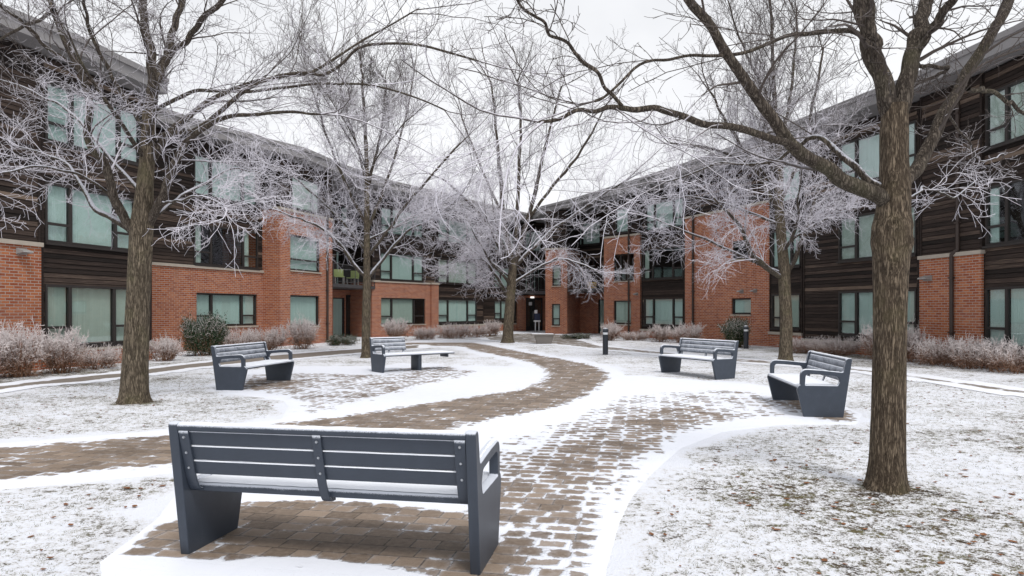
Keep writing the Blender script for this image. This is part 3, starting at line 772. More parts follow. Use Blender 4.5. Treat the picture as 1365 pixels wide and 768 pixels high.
pipe(R5, 925, RIGHT, z1=6.3); pipe(R8, 1271, RIGHT, jog=3.2); pipe(R3, 839, RIGHT, z1=8.2)
wall_lamp(R5, 989, 2.42, RIGHT, .2); wall_lamp(R5, 1007, 2.42, RIGHT, .2); wall_lamp(R8, 1237, 2.55, RIGHT, .34); wall_lamp(R3, 849, 2.5, RIGHT, .2)
# entrance doors
def door(s, px0, px1, root, z1=2.35):
    u0, u1 = s.u(px0), s.u(px1); mb = MB(); o = .01
    s.box(mb, u0, u1, o, o + .05, z1, z1 + .12)
    s.box(mb, u0, u0 + .09, o, o + .05, .02, z1); s.box(mb, u1 - .09, u1, o, o + .05, .02, z1); um = (u0 + u1) / 2
    s.box(mb, um - .05, um + .05, o, o + .05, .02, z1); s.box(mb, u0 + .09, um - .05, o, o + .03, .02, .35); s.box(mb, um + .05, u1 - .09, o, o + .03, .02, .35)
    d = mb.build('entrance_door', M['door'], root)
    g = MB(); s.rect(g, u0 + .09, um - .05, .35, z1, .02); s.rect(g, um + .05, u1 - .09, .35, z1, .02); g.build('door_pane', M['glass'], d)
    k = MB(); s.rect(k, u0 + .05, u1 - .05, .05, z1, .004); k.build('door_back', M['dark'], d)
    h = MB(); s.box(h, um - .12, um - .09, .06, .09, .9, 1.5); h.build('handle', M['steel'], d)
    return d
d1 = door(L4, 461, 476, LEFT); d2 = door(L8, 701, 723, LEFT, 2.4)
nb = MB(); L8.box(nb, L8.u(703) + .1, L8.u(703) + .35, .065, .07, 1.95, 2.2); nb.build('notice', M['paper'], d2)
lb = MB(); L8.box(lb, L8.u(709) - .12, L8.u(709) + .12, .02, .22, 2.50, 2.62); lb.build('ceiling_lamp', M['warm'], LEFT)
# balconies
def balcony(root, f0, f1, sec, z=2.78, name='balcony', wood=False):
    a = np.array(f0); b = np.array(f1); q0 = sec.A + sec.n * .0; q1 = sec.B + sec.n * .0
    mb = MB(); c = [(*a, z), (*b, z), (*q1, z), (*q0, z), (*a, z + .17), (*b, z + .17), (*q1, z + .17), (*q0, z + .17)]; mb.hexa([tuple(map(float, p)) for p in c])
    bo = mb.build(name, M['slab'], root)
    t = b - a; L = float(np.linalg.norm(t)); t /= L; r = MB(); z0 = z + .17
    t3 = Tubes(); A3 = lambda k, zz: (a[0] + t[0] * k, a[1] + t[1] * k, zz)
    for zz, rr in ((z0 + 1.02, .022), (z0 + .10, .014)): t3.add(np.array([A3(.03, zz), A3(L / 2, zz), A3(L - .03, zz)]), np.full(3, rr), np.zeros(3), 6)
    for k in np.arange(.05, L, .11): t3.add(np.array([A3(k, z0 + .1), A3(k, z0 + .55), A3(k, z0 + 1.02)]), np.full(3, .007), np.zeros(3), 4)
    for k in (.03, L * .5, L - .03): t3.add(np.array([A3(k, z0), A3(k, z0 + .5), A3(k, z0 + 1.02)]), np.full(3, .02), np.zeros(3), 6)
    t3.build('railing', M['slab'], bo)
    return bo
balcony(LEFT, P(444, 26.2), P(500, 23.2), L4); balcony(RIGHT, P(757, 20.4), P(805, 21.9), R2); balcony(LEFT, P(693, 18.6), P(727, 18.8), L8)
# roofs: fascia, soffit, snow covered top
def roof(root, pts, z0=8.25, z1=8.70, back=9.0, over=.25):
    pts = [np.array(p) for p in pts]; n = len(pts); nn = []
    for i in range(n):
        a = pts[max(0, i - 1)]; b = pts[min(n - 1, i + 1)]; t = (b - a) / np.linalg.norm(b - a); nn.append(np.array([t[1], -t[0]]))
    fr = [p + q * over for p, q in zip(pts, nn)]; bk = [p - q * back for p, q in zip(pts, nn)]
    mb = MB()
    for i in range(n - 1):
        a, b, c, d = fr[i], fr[i + 1], bk[i + 1], bk[i]
        mb.quad([(*a, z0), (*b, z0), (*c, z0), (*d, z0)]); mb.quad([(*a, z0), (*b, z0), (*b, z1), (*a, z1)])
        a2, b2 = a + nn[i] * .06, b + nn[i + 1] * .06
        mb.quad([(*a2, z1 - .14), (*b2, z1 - .14), (*b2, z1 + .02), (*a2, z1 + .02)]); mb.quad([(*a2, z1 - .14), (*b2, z1 - .14), (*b, z1 - .14), (*a, z1 - .14)])
        mb.quad([(*a2, z1 + .02), (*b2, z1 + .02), (*c, z1 + .02), (*d, z1 + .02)], mi=1)
        mb.quad([(*d, 0), (*c, 0), (*c, z1), (*d, z1)])
    for k in (0, n - 1): mb.quad([(*fr[k], z0), (*bk[k], z0), (*bk[k], z1), (*fr[k], z1)])
    mb.build('roof', [M['fascia'], M['roof']], root)
roof(LEFT, [P(-95, 61.5), P(100, 50.6), P(214, 43.0)], back=7)
roof(LEFT, [P(190, 38.5), P(281, 34.3), P(400, 30.2), P(450, 27.2), P(520, 24), P(599, 21.5), P(661, 19.2), P(706, 17.9), P(716, 17.2)], z1=8.70, back=5)
roof(RIGHT, [P(704, 16.9), P(727, 19.4), P(770, 20.9), P(844, 24), P(919, 27.4), P(1000, 31.3), P(1090, 36.4), P(1225, 43.8), P(1365, 52.8), P(1480, 61)], back=5)
for root in (LEFT, RIGHT):
    off = root.location.copy()
    for ch in root.children: ch.location = -off
# balcony chairs, planter, lamp shade
def patio_chair(x, y, z, rz, label):
    r = tag(empty('patio_chair', (x, y, z), rz), label, 'chair', 'lime chairs on the balcony')
    mb = MB(); mb.box(-.26, .26, -.24, .24, .36, .41); mb.build('seat', M['lime'], r, .015)
    mb = MB(); mb.box(-.26, .26, .22, .26, .42, .80); mb.build('backrest', M['lime'], r, .015)
    for sx in (-1, 1):
        for sy in (-1, 1): mb = MB(); mb.box(sx * .22 - .02, sx * .22 + .02, sy * .2 - .02, sy * .2 + .02, 0, .36); mb.build('leg', M['lamp'], r)
p = P(452, 25.2); patio_chair(p[0], p[1], 2.955, .4, 'lime green chair on the left balcony, left of the two')
p = P(470, 24.3); patio_chair(p[0], p[1], 2.955, -.3, 'lime green chair on the left balcony, right of the two')
p = P(789, 20.9); mb = MB(); c = [(-.26, -.12, 0), (.26, -.12, 0), (.26, .12, 0), (-.26, .12, 0), (-.3, -.15, .42), (.3, -.15, .42), (.3, .15, .42), (-.3, .15, .42)]
mb.hexa(c); yb = mb.build('planter_box', M['yellow'], None, .01); yb.location = (p[0], p[1], 2.955); tag(yb, 'yellow box standing on the right balcony behind its railing', 'planter')
q = R9.T(R9.u(1358), -.55, 0)
lampb = tag(empty('table_lamp', (q[0], q[1], 2.81)), 'lime shaded lamp inside the second floor window at the far right', 'lamp')
t = Tubes(); t.add(np.array([(0, 0, 0), (0, 0, .02), (0, 0, .5), (0, 0, .85)]), np.array([.14, .03, .02, .02]), np.zeros(4), 10); t.build('lamp_base', M['lamp'], lampb)
t = Tubes(); t.add(np.array([(0, 0, .78), (0, 0, 1.0), (0, 0, 1.2)]), np.array([.2, .26, .3]), np.zeros(3), 16); t.build('lamp_shade', M['lime'], lampb)

# ------------------------------------------------------------------ bollards, planter, entrance stand
def bollard(x, y, label):
    r = tag(empty('bollard_light', (x, y, 0)), label, 'bollard', 'bollard lights on the lawn')
    def ring(name, zs, rs, mat):
        t = Tubes(); t.add(np.array([(0, 0, z) for z in zs]), np.array(rs), np.zeros(len(zs)), 24); o = t.build(name, mat, r); o.data.set_sharp_from_angle(angle=R(35)); return o
    ring('post', [0, .001, .02, .021, .72, .722], [.001, .125, .125, .095, .095, .001], M['bollard'])
    ring('lens', [.722, .723, .80, .801], [.001, .085, .085, .001], M['lens'])
    ring('cap', [.80, .802, .90, .93, .935], [.001, .10, .10, .085, .001], M['bollard'])
    ring('snow_cover', [.93, .933, .945, .955], [.001, .085, .07, .001], M['snow'])
p = P(807, 38.2); bollard(p[0], p[1], 'black bollard light with a pale lens, standing in open snow at the centre')
p = P(994.5, 33.0); bollard(p[0], p[1], 'black bollard light with a pale lens, beside the dark evergreen bush')
p = P(725, 28.4)
r = tag(empty('concrete_planter', (p[0], p[1], 0)), 'low concrete planter with flared sides in front of the far entrance', 'planter')
mb = MB(); mb.hexa([(-.33, -.3, 0), (.33, -.3, 0), (.33, .3, 0), (-.33, .3, 0), (-.45, -.42, .40), (.45, -.42, .40), (.45, .42, .40), (-.45, .42, .40)]); mb.build('bowl', M['conc'], r, .015)
mb = MB(); mb.box(-.62, .5, -.45, .45, .402, .46); mb.build('rim', M['conc'], r, .01)
mb = MB(); mb.box(-.55, .44, -.38, .38, .462, .475); mb.build('snow_cover', M['snow'], r, .005)
p = P(716, 18.6)
r = tag(empty('notice_stand', (p[0], p[1], 0)), 'pale two legged stand with a blue notice in front of the far glass door', 'sign')
for sx in (-.13, .13): mb = MB(); mb.box(sx - .03, sx + .03, -.03, .03, 0, .75); mb.build('leg', M['lens'], r)
mb = MB(); mb.box(-.24, .24, -.10, .10, .75, .86); mb.build('shelf', M['paper'], r, .01)
mb = MB(); mb.box(-.2, .22, -.02, .02, .86, 1.35); mb.build('board', M['blue'], r, .01)
mb = MB(); mb.box(-.2, .02, -.03, .03, 1.352, 1.6); mb.build('plate', M['paper'], r, .02)

# ------------------------------------------------------------------ trees
def unit(v): return v / (np.linalg.norm(v, axis=-1, keepdims=True) + 1e-9)
def spawn(rng, PP, RR, FF, k, tmin, tmax, len0, taper, ang, n, up, wig, rfac, rmin, frost_f, flat=.0, follow=None):
    """vectorised: k children for each parent polyline"""
    N, m, _ = PP.shape
    pi = np.repeat(np.arange(N), k)
    t = (np.tile(np.arange(k), N) + rng.random(N * k)) / k; t = tmin + (tmax - tmin) * t
    x = t * (m - 1); i = np.minimum(x.astype(int), m - 2); fr = (x - i)[:, None]
    base = PP[pi, i] * (1 - fr) + PP[pi, i + 1] * fr; tan = unit(PP[pi, i + 1] - PP[pi, i])
    pr = (RR[pi, i] * (1 - fr[:, 0]) + RR[pi, i + 1] * fr[:, 0])
    rnd = rng.normal(size=(N * k, 3)); rnd[:, 2] *= (1 - flat); perp = unit(np.cross(tan, np.cross(rnd, tan)))
    a = ang + rng.normal(size=(N * k, 1)) * .22
    d = unit(tan * np.cos(a) + perp * np.sin(a))
    plen = np.linalg.norm(np.diff(PP, axis=1), axis=2).sum(1)[pi]
    L = len0 * (1 - taper * t) * (.55 + .8 * rng.random(N * k)) * np.clip(plen / np.median(plen + 1e-6), .4, 1.5)
    pts = np.zeros((N * k, n, 3)); pts[:, 0] = base; step = (L / (n - 1))[:, None]
    bend = rng.normal(size=(N * k, 3)) * wig * 1.5
    for j in range(1, n):
        uz = up(base[:, 2]) if callable(up) else up
        bias = np.zeros((N * k, 3)); bias[:, 2] = uz
        d = unit(d + bias + bend * .6 + rng.normal(size=(N * k, 3)) * wig)
        pts[:, j] = pts[:, j - 1] + d * step
    pts[:, :, 2] = np.maximum(pts[:, :, 2], 1.9)
    r0 = np.maximum(pr * rfac, rmin)[:, None]; rad = r0 + (rmin * .8 - r0) * np.linspace(0, 1, n)[None] ** .8
    fro = np.clip(frost_f(pts), 0, 1)
    return pts, rad, fro

def make_tree(label, base, s, trunk_pts, limbs, mat, seed, backlit_top, backlit_lo, counts=(9, 8, 7), lens=(1.6, .8, .32), rtw=(.0085, .006, .0045), group='bare frosted trees', extra=6, bumps=(), backlit_frost=.0, uplim=.10, wf=.85, lf=.85):
    """trunk_pts: (px, py, width_px); limbs: list of (ddepth_end, [(px, py, w)...], frost)"""
    rng = np.random.default_rng(seed)
    bx, by = base; root = tag(empty('bare_tree', (bx, by, 0)), label, 'tree', group)
    def W(px, py, dd):           # point of this tree: pixel to metres, dd = metres nearer (-) or farther (+)
        return np.array([(px - XC) / s * (by + dd) / by - bx, dd, H + (YH - py) / s * (by + dd) / by])
    # trunk with flare and bark relief
    tp = np.array([W(q[0], q[1], 0) for q in trunk_pts]); tr = np.array([q[2] / 2 / s * wf for q in trunk_pts])
    n = 130; c = catmull(tp, n); rr = np.interp(np.linspace(0, len(tp) - 1, n), np.arange(len(tp)), tr)
    c[0, 2] = min(c[0, 2], -.05)
    sides = 56; V = []; A = []
    for i in range(n):
        z = c[i, 2]
        for k in range(sides):
            a = 2 * math.pi * k / sides; r_ = rr[i]
            r_ *= 1 + .24 * math.exp(-max(z, 0) / .14) * (1 + .45 * math.sin(a * 5 + seed) + .2 * math.sin(a * 3))
            v = Vector((math.cos(a) * 3.2, math.sin(a) * 3.2, z * 1.1 + seed))
            r_ *= 1 + .035 * mnoise.noise(v * .5) + .022 * mnoise.noise(Vector((math.cos(a) * 9, math.sin(a) * 9, z * 3.5)))
            for (ba, bz, bs, bh) in bumps:
                da = (a - ba + math.pi) % (2 * math.pi) - math.pi
                q = (da * rr[i] / bs) ** 2 + ((z - bz) / bs) ** 2
                r_ += bh * math.exp(-q) - bh * 1.15 * math.exp(-q * 6)
            V.append((c[i, 0] + r_ * math.cos(a), c[i, 1] + r_ * math.sin(a), z)); A.append(.0)
    f = [(i * sides + k, i * sides + (k + 1) % sides, (i + 1) * sides + (k + 1) % sides, (i + 1) * sides + k) for i in range(n - 1) for k in range(sides)]
    me = bpy.data.meshes.new('trunk'); me.from_pydata(V, [], f); me.update()
    for p in me.polygons: p.use_smooth = True
    at = me.attributes.new('frost', 'FLOAT', 'POINT'); at.data.foreach_set('value', np.array(A, 'f'))
    link('trunk', me, mat, root)
    n0 = 16; PP = []; RR = []; FF = []
    for dd, pix, fr in limbs:
        m = len(pix); d0 = 0.0
        if isinstance(dd, tuple): d0, dd = dd
        pts = np.array([W(q[0], q[1], d0 + (dd - d0) * (i / (m - 1)) ** 1.1) for i, q in enumerate(pix)])
        cc = catmull(pts, n0); w = np.interp(np.linspace(0, m - 1, n0), np.arange(m), [q[2] / 2 / s * lf for q in pix])
        cc[1:-1] += rng.normal(size=(n0 - 2, 3)) * .012
        fr = max(fr, .24 if s < 100 else .14); fro = np.full(n0, fr); PP.append(cc); RR.append(w); FF.append(fro)
        t = Tubes()
        c2 = catmull(cc, 48); r2 = np.interp(np.linspace(0, 1, 48), np.linspace(0, 1, n0), w) * (1 + (.018 if s > 100 else .035) * rng.normal(size=48)); r2[0] *= 1.15; r2[-1] *= .25
        t.add(c2, r2, np.full(48, fr), 14); t.build('branch', M['limb'], root)
    # a few limbs reaching towards and away from the viewer, so the crown is round
    topi = len(trunk_pts) - 1
    for k in range(extra):
        h = rng.uniform(.55, 1.0); i0 = int(h * (n - 1)); st = c[i0]; a = rng.uniform(.25, .75) * math.pi * (1 if k % 2 else -1)
        Lm = rng.uniform(2.2, 4.0) * lens[0] / 1.6; d = np.array([math.cos(a), math.sin(a), rng.uniform(.5, 1.3)]); d /= np.linalg.norm(d)
        pts = [st]
        for j in range(6): d = unit(d + rng.normal(size=3) * .12 + np.array([0, 0, -.02])); pts.append(pts[-1] + d * Lm / 6)
        cc = catmull(np.array(pts), n0); w = np.linspace(max(.02, rr[i0] * .35), .012, n0)
        PP.append(cc); RR.append(w); FF.append(np.full(n0, .3)); t = Tubes(); t.add(cc, w, np.full(n0, .2), 10); t.build('branch', M['limb'], root)
    PP = np.array(PP); RR = np.array(RR); FF = np.array(FF)
    zlo, zhi = backlit_lo, backlit_top
    ff = lambda add: (lambda p: lerp(.88, backlit_frost, sstep(p[:, :, 2], zlo, zhi)) + add + 0 * p[:, :, 0])  # frost fades with height: backlit darkness against the sky painted into upper twigs
    upf = lambda z: lerp(.012, uplim, sstep(z, zlo - .5, zhi + 1))
    tw = Tubes()
    p1, r1, f1 = spawn(rng, PP, RR, FF, counts[0], .18, 1.0, lens[0], .45, .75, 9, upf, .11, .32, rtw[0], ff(-.25), .25)
    tw.add(p1, r1, f1, 5)
    p2, r2, f2 = spawn(rng, p1, r1, f1, counts[1], .12, 1.0, lens[1], .4, .75, 7, upf, .13, .45, rtw[1], ff(-.1), .1)
    tw.add(p2, r2, f2, 4)
    p3, r3, f3 = spawn(rng, p2, r2, f2, counts[2], .1, 1.0, lens[2], .3, .8, 5, lambda z: upf(z) * .8, .15, .7, rtw[2], ff(0), .0)
    tw.add(p3, r3, f3, 3)
    # terminal continuation of each limb
    pe, re_, fe = spawn(rng, PP, RR, FF, 2, .97, 1.0, lens[0] * 1.1, .1, .25, 9, upf, .10, .8, rtw[0], ff(-.2), .2)
    tw.add(pe, re_, fe, 5); pe2, re2, fe2 = spawn(rng, pe, re_, fe, counts[1], .1, 1.0, lens[1], .4, .7, 7, upf, .13, .45, rtw[1], ff(0)); tw.add(pe2, re2, fe2, 4)
    pe3, re3, fe3 = spawn(rng, pe2, re2, fe2, counts[2], .1, 1.0, lens[2], .3, .8, 5, lambda z: upf(z) * .8, .2, .7, rtw[2], ff(0)); tw.add(pe3, re3, fe3, 3)
    tag(tw.build('crown_twigs', M['twig'], root), kind='stuff')
    return root

# big right tree
T2 = P(1182, 154)
make_tree('big thick furrowed tree at the right, standing closest to the camera', T2, 154,
    [(1182, 663, 64), (1182, 640, 58), (1184, 560, 55), (1186, 460, 53), (1187, 380, 55), (1189, 325, 61), (1190, 290, 56), (1193, 250, 50), (1192, 215, 46), (1192, 175, 46), (1193, 140, 40)],
    [(-.5, [(1182, 275, 28), (1150, 252, 30), (1105, 228, 27), (1060, 196, 24), (1022, 150, 21), (995, 112, 19), (960, 58, 17), (922, -6, 15), (890, -70, 11)], .0),
     ((-.28, -1.2), [(1062, 198, 14), (1035, 185, 13), (985, 172, 12.5), (940, 164, 11.5), (895, 152, 11), (862, 143, 10), (830, 141, 9), (800, 146, 7), (760, 152, 6), (715, 163, 5)], .0),
     ((-.9, -1.4), [(829, 141, 6), (812, 122, 6), (780, 84, 5.5), (752, 56, 5), (725, 33, 4.5), (700, 12, 4), (680, -10, 3.5)], .0),
     (.5, [(1200, 250, 24), (1222, 222, 26), (1250, 175, 24), (1272, 132, 22), (1296, 85, 21), (1322, 40, 19), (1350, -8, 18), (1380, -70, 14)], .0),
     (.2, [(1190, 160, 34), (1175, 110, 33), (1160, 60, 30), (1150, 20, 27), (1142, -20, 25), (1130, -90, 20), (1120, -170, 14)], .0),
     (-.25, [(1190, 165, 24), (1178, 120, 20), (1168, 70, 18), (1162, 30, 17), (1158, -10, 15), (1140, -70, 12)], .0),
     (.3, [(1195, 165, 34), (1205, 115, 32), (1218, 65, 29), (1230, 25, 26), (1238, -10, 24), (1260, -90, 18)], .0),
     ((.1, -.3), [(1214, 90, 18), (1230, 55, 18), (1250, 25, 16), (1270, -2, 15), (1300, -50, 12)], .0),
     ((.1, -.9), [(1150, 48, 10), (1120, 43, 9), (1080, 42, 8), (1040, 50, 7), (1000, 68, 6.5), (960, 76, 6), (920, 77, 5), (880, 78, 5), (850, 92, 4.5), (812, 122, 4), (790, 136, 3.5)], .0),
     (.9, [(1180, 250, 13), (1150, 232, 14), (1125, 207, 13), (1100, 190, 11), (1078, 187, 10), (1062, 195, 8), (1035, 210, 7), (1000, 217, 6), (960, 219, 5), (920, 232, 4), (885, 243, 3.5)], .75),
     ((.15, .7), [(1290, 118, 9), (1312, 120, 9), (1338, 132, 8), (1365, 152, 7), (1400, 170, 5)], .1),
     ((.1, .8), [(1208, 262, 6), (1240, 250, 5), (1270, 262, 4), (1302, 240, 3)], .9),
     ((.3, 1.4), [(1262, 150, 6), (1290, 190, 4), (1310, 215, 3.5), (1340, 205, 3)], .9),
     ((.1, .6), [(1214, 82, 9), (1230, 88, 8), (1262, 92, 8), (1240, 105, 6)], .3)],
    M['bark_a'], 3, 3.9, 2.3, counts=(6, 5, 4), lens=(.90, .42, .15), rtw=(.0042, .0030, .0022), extra=0,
    bumps=[(-2.0, 2.30, .05, .036), (-2.15, 2.70, .036, .03), (-1.9, 1.95, .06, .03), (-3.3, 2.22, .12, .032), (-.7, 2.22, .12, .032), (-2.4, 2.5, .08, .02)], backlit_frost=.14, uplim=.03, wf=.76, lf=.70)
# thick left tree
T1 = P(178, 79.5)
make_tree('thick tree at the left with many low forking limbs, behind the near bench', T1, 79.5,
    [(177, 545, 52), (178, 530, 45), (181, 470, 41), (184, 400, 38), (187, 340, 38), (189, 300, 38), (193, 250, 28), (197, 200, 24), (199, 150, 22)],
    [(-1.2, [(186, 318, 18), (165, 290, 17), (150, 258, 16), (138, 215, 14), (118, 185, 13), (119, 140, 12), (108, 95, 12), (88, 55, 11), (70, 5, 9), (50, -50, 7)], .0),
     (.8, [(180, 310, 13), (150, 290, 11), (125, 277, 9), (108, 248, 7), (92, 222, 6), (60, 205, 5), (20, 195, 4)], .8),
     (.3, [(198, 165, 22), (204, 120, 19), (200, 70, 17), (192, 25, 15), (186, -20, 13), (180, -80, 10)], .0),
     (-.9, [(195, 305, 17), (215, 262, 16), (232, 222, 14), (248, 192, 12), (268, 172, 10), (300, 158, 8), (345, 152, 7), (395, 150, 5.5), (430, 152, 4)], .55),
     ((0, 1.6), [(202, 205, 14), (230, 172, 12), (258, 150, 10), (290, 128, 9), (330, 112, 8), (370, 103, 7), (410, 99, 6), (455, 70, 5), (500, 45, 4), (560, 10, 3)], .0),
     ((0, -1.8), [(202, 186, 10), (230, 177, 10), (270, 172, 9), (330, 118, 7), (400, 98, 6), (440, 100, 5), (480, 62, 5), (550, 60, 4), (600, 72, 3.5), (640, 82, 3)], .0),
     (1.2, [(206, 120, 16), (220, 82, 15), (232, 40, 13), (245, -5, 11), (256, -60, 8)], .0),
     ((.4, -.6), [(222, 80, 12), (245, 55, 11), (272, 25, 10), (300, -5, 9), (340, -50, 7)], .0),
     (-1.0, [(198, 185, 7), (175, 145, 7), (150, 105, 6.5), (128, 60, 6), (114, 20, 5), (112, -20, 4.5)], .0),
     ((-.6, -2.4), [(110, 95, 7), (70, 70, 6), (30, 30, 5), (-10, 0, 4), (-50, -30, 3)], .0),
     ((.2, 2.2), [(190, 260, 8), (150, 215, 7), (105, 160, 6), (60, 130, 5), (10, 110, 4), (-40, 100, 3)], .7),
     ((0, -2.2), [(150, 262, 6), (110, 235, 5), (60, 222, 4), (10, 230, 3.5), (-30, 240, 3)], .9),
     ((0, 2.0), [(205, 290, 7), (240, 262, 6), (280, 240, 5), (310, 225, 4), (350, 232, 3)], .9),
     ((0, -1.5), [(212, 270, 5), (235, 268, 4.5), (270, 262, 4), (300, 275, 3)], 1.0),
     ((.2, 2.5), [(200, 150, 8), (260, 122, 7), (330, 122, 6), (420, 112, 5), (520, 118, 4), (600, 150, 3)], .0),
     ((-1.15, 1.0), [(72, 14, 6), (25, 40, 5), (-20, 60, 4), (-60, 70, 3)], .1)],
    M['bark_b'], 5, 7.2, 3.6, counts=(8, 8, 6), lens=(1.6, .80, .26), rtw=(.0048, .0036, .0029), extra=3,
    bumps=[(-1.0, 2.45, .07, .035), (-1.5, 2.9, .07, .025)], backlit_frost=.34, uplim=.07, wf=.76, lf=.72)
# slim tree, middle left
T3 = P(488, 41)
make_tree('slim tree behind the bench with the short backrest, left of centre', T3, 41,
    [(487, 480, 17), (488, 470, 14), (488, 430, 13.5), (489, 385, 13), (489, 360, 11), (489, 300, 9), (489, 240, 7), (488, 190, 6)],
    [(-.8, [(487, 368, 6), (470, 350, 6), (452, 325, 5), (430, 305, 4), (400, 292, 3), (370, 280, 2.5)], .9),
     (.8, [(490, 372, 6), (505, 352, 6), (525, 328, 5), (545, 306, 4), (575, 292, 3), (605, 270, 2.5)], .9),
     (.3, [(488, 200, 6), (486, 160, 5), (484, 120, 4), (482, 85, 3)], .0),
     (1.5, [(489, 310, 5), (505, 270, 5), (520, 230, 4), (532, 190, 3.5), (545, 140, 3), (552, 100, 2)], .1),
     (-1.2, [(489, 300, 5), (470, 265, 4.5), (452, 225, 4), (435, 180, 3), (420, 130, 2.5)], .1),
     (-.6, [(489, 345, 5), (515, 310, 4.5), (540, 275, 4), (570, 240, 3.5), (600, 205, 3), (625, 180, 2)], .5),
     (.9, [(489, 335, 5), (460, 300, 4), (425, 265, 3.5), (390, 235, 3), (350, 215, 2)], .5),
     (.2, [(489, 260, 4), (500, 210, 4), (510, 160, 3), (515, 110, 2.5)], .0),
     (-.4, [(489, 250, 4), (478, 200, 3.5), (462, 150, 3), (450, 105, 2)], .0),
     (1.4, [(489, 320, 4), (530, 300, 4), (575, 275, 3), (615, 255, 2)], .8)],
    M['bark_b'], 8, 10.5, 4.5, counts=(12, 10, 8), lens=(1.8, .85, .32), rtw=(.0062, .0046, .0038), extra=5, backlit_frost=.30, uplim=.16)
# middle tree
T4 = P(677, 27.6)
make_tree('tree in the centre at the end of the curved path, before the far entrance', T4, 27.6,
    [(677, 462, 22), (677, 452, 17), (679, 415, 15.5), (682, 375, 14.5), (684, 350, 12)],
    [(-.8, [(679, 400, 5), (668, 378, 5), (652, 355, 4.5), (635, 338, 4), (612, 320, 3), (590, 312, 2)], .9),
     (.8, [(684, 358, 10), (677, 325, 9), (671, 290, 8), (668, 250, 6.5), (664, 205, 5), (660, 160, 4), (655, 110, 3)], .1),
     (-.4, [(685, 358, 9), (694, 325, 8), (704, 290, 7), (714, 255, 6), (722, 215, 5), (735, 165, 3.5), (748, 115, 2.5)], .1),
     (1.8, [(686, 355, 7), (712, 330, 6), (738, 305, 5), (768, 285, 4.5), (800, 262, 4), (835, 240, 3)], .7),
     (-1.8, [(684, 352, 6), (662, 315, 5), (640, 285, 4.5), (615, 260, 4), (590, 238, 3)], .7),
     (.4, [(688, 320, 6), (690, 270, 5.5), (692, 220, 5), (694, 165, 4), (690, 105, 3)], .0),
     (-1.2, [(706, 290, 5), (735, 250, 4.5), (765, 215, 4), (790, 175, 3), (808, 140, 2)], .1),
     (1.2, [(672, 290, 5), (650, 245, 4), (632, 200, 3.5), (615, 155, 2.5)], .1),
     (-.6, [(688, 375, 5), (715, 358, 4), (745, 345, 4), (775, 352, 3), (800, 362, 2)], 1.0),
     (.9, [(682, 372, 4), (655, 350, 3.5), (625, 345, 3), (600, 352, 2)], 1.0)],
    M['bark_b'], 12, 14, 5.0, counts=(11, 9, 7), lens=(2.5, 1.15, .42), rtw=(.0080, .0058, .0048), extra=5, backlit_frost=.30, uplim=.20)
# tree on the right behind the benches
T5 = P(1046, 43.6)
make_tree('medium tree right of centre, standing behind the two right hand benches', T5, 43.6,
    [(1047, 488, 24), (1047, 476, 20), (1048, 430, 18), (1046, 385, 18), (1045, 355, 17), (1041, 310, 15), (1038, 260, 13), (1038, 220, 11)],
    [(-.8, [(1044, 372, 8), (1020, 355, 9), (1000, 335, 8), (988, 305, 6), (972, 285, 4), (950, 262, 3)], .6),
     (.4, [(1044, 365, 5), (1010, 352, 5), (975, 335, 4.5), (940, 318, 4), (905, 305, 3), (870, 290, 2.5)], 1.0),
     (.7, [(1048, 368, 8), (1062, 340, 7), (1075, 305, 6), (1085, 268, 5), (1100, 225, 4), (1118, 180, 3)], .4),
     (.2, [(1038, 225, 10), (1036, 180, 8), (1032, 130, 7), (1030, 80, 5.5), (1028, 30, 4), (1024, -30, 3)], .0),
     (-1.0, [(1040, 290, 7), (1018, 245, 6), (995, 205, 5), (970, 165, 4), (945, 120, 3)], .1),
     (1.0, [(1040, 270, 7), (1060, 225, 6), (1075, 175, 5), (1088, 120, 4), (1098, 60, 3)], .1),
     (-.6, [(1038, 250, 5), (1010, 225, 5), (970, 205, 4), (930, 195, 3.5), (890, 190, 2.5)], .3),
     (1.4, [(1040, 300, 5), (1005, 285, 4.5), (960, 270, 4), (915, 262, 3), (880, 265, 2.5)], .9),
     (-1.2, [(1044, 330, 5), (1070, 310, 4), (1100, 292, 4), (1130, 280, 3)], .9),
     (.3, [(1038, 210, 6), (1050, 150, 5), (1058, 90, 4), (1062, 30, 3)], .0),
     (-.3, [(1034, 150, 5), (1008, 100, 4), (985, 50, 3), (970, 0, 2)], .0)],
    M['bark_b'], 17, 10.5, 4.5, counts=(12, 10, 8), lens=(1.9, .85, .32), rtw=(.0062, .0046, .0038), extra=5, backlit_frost=.30, uplim=.15)

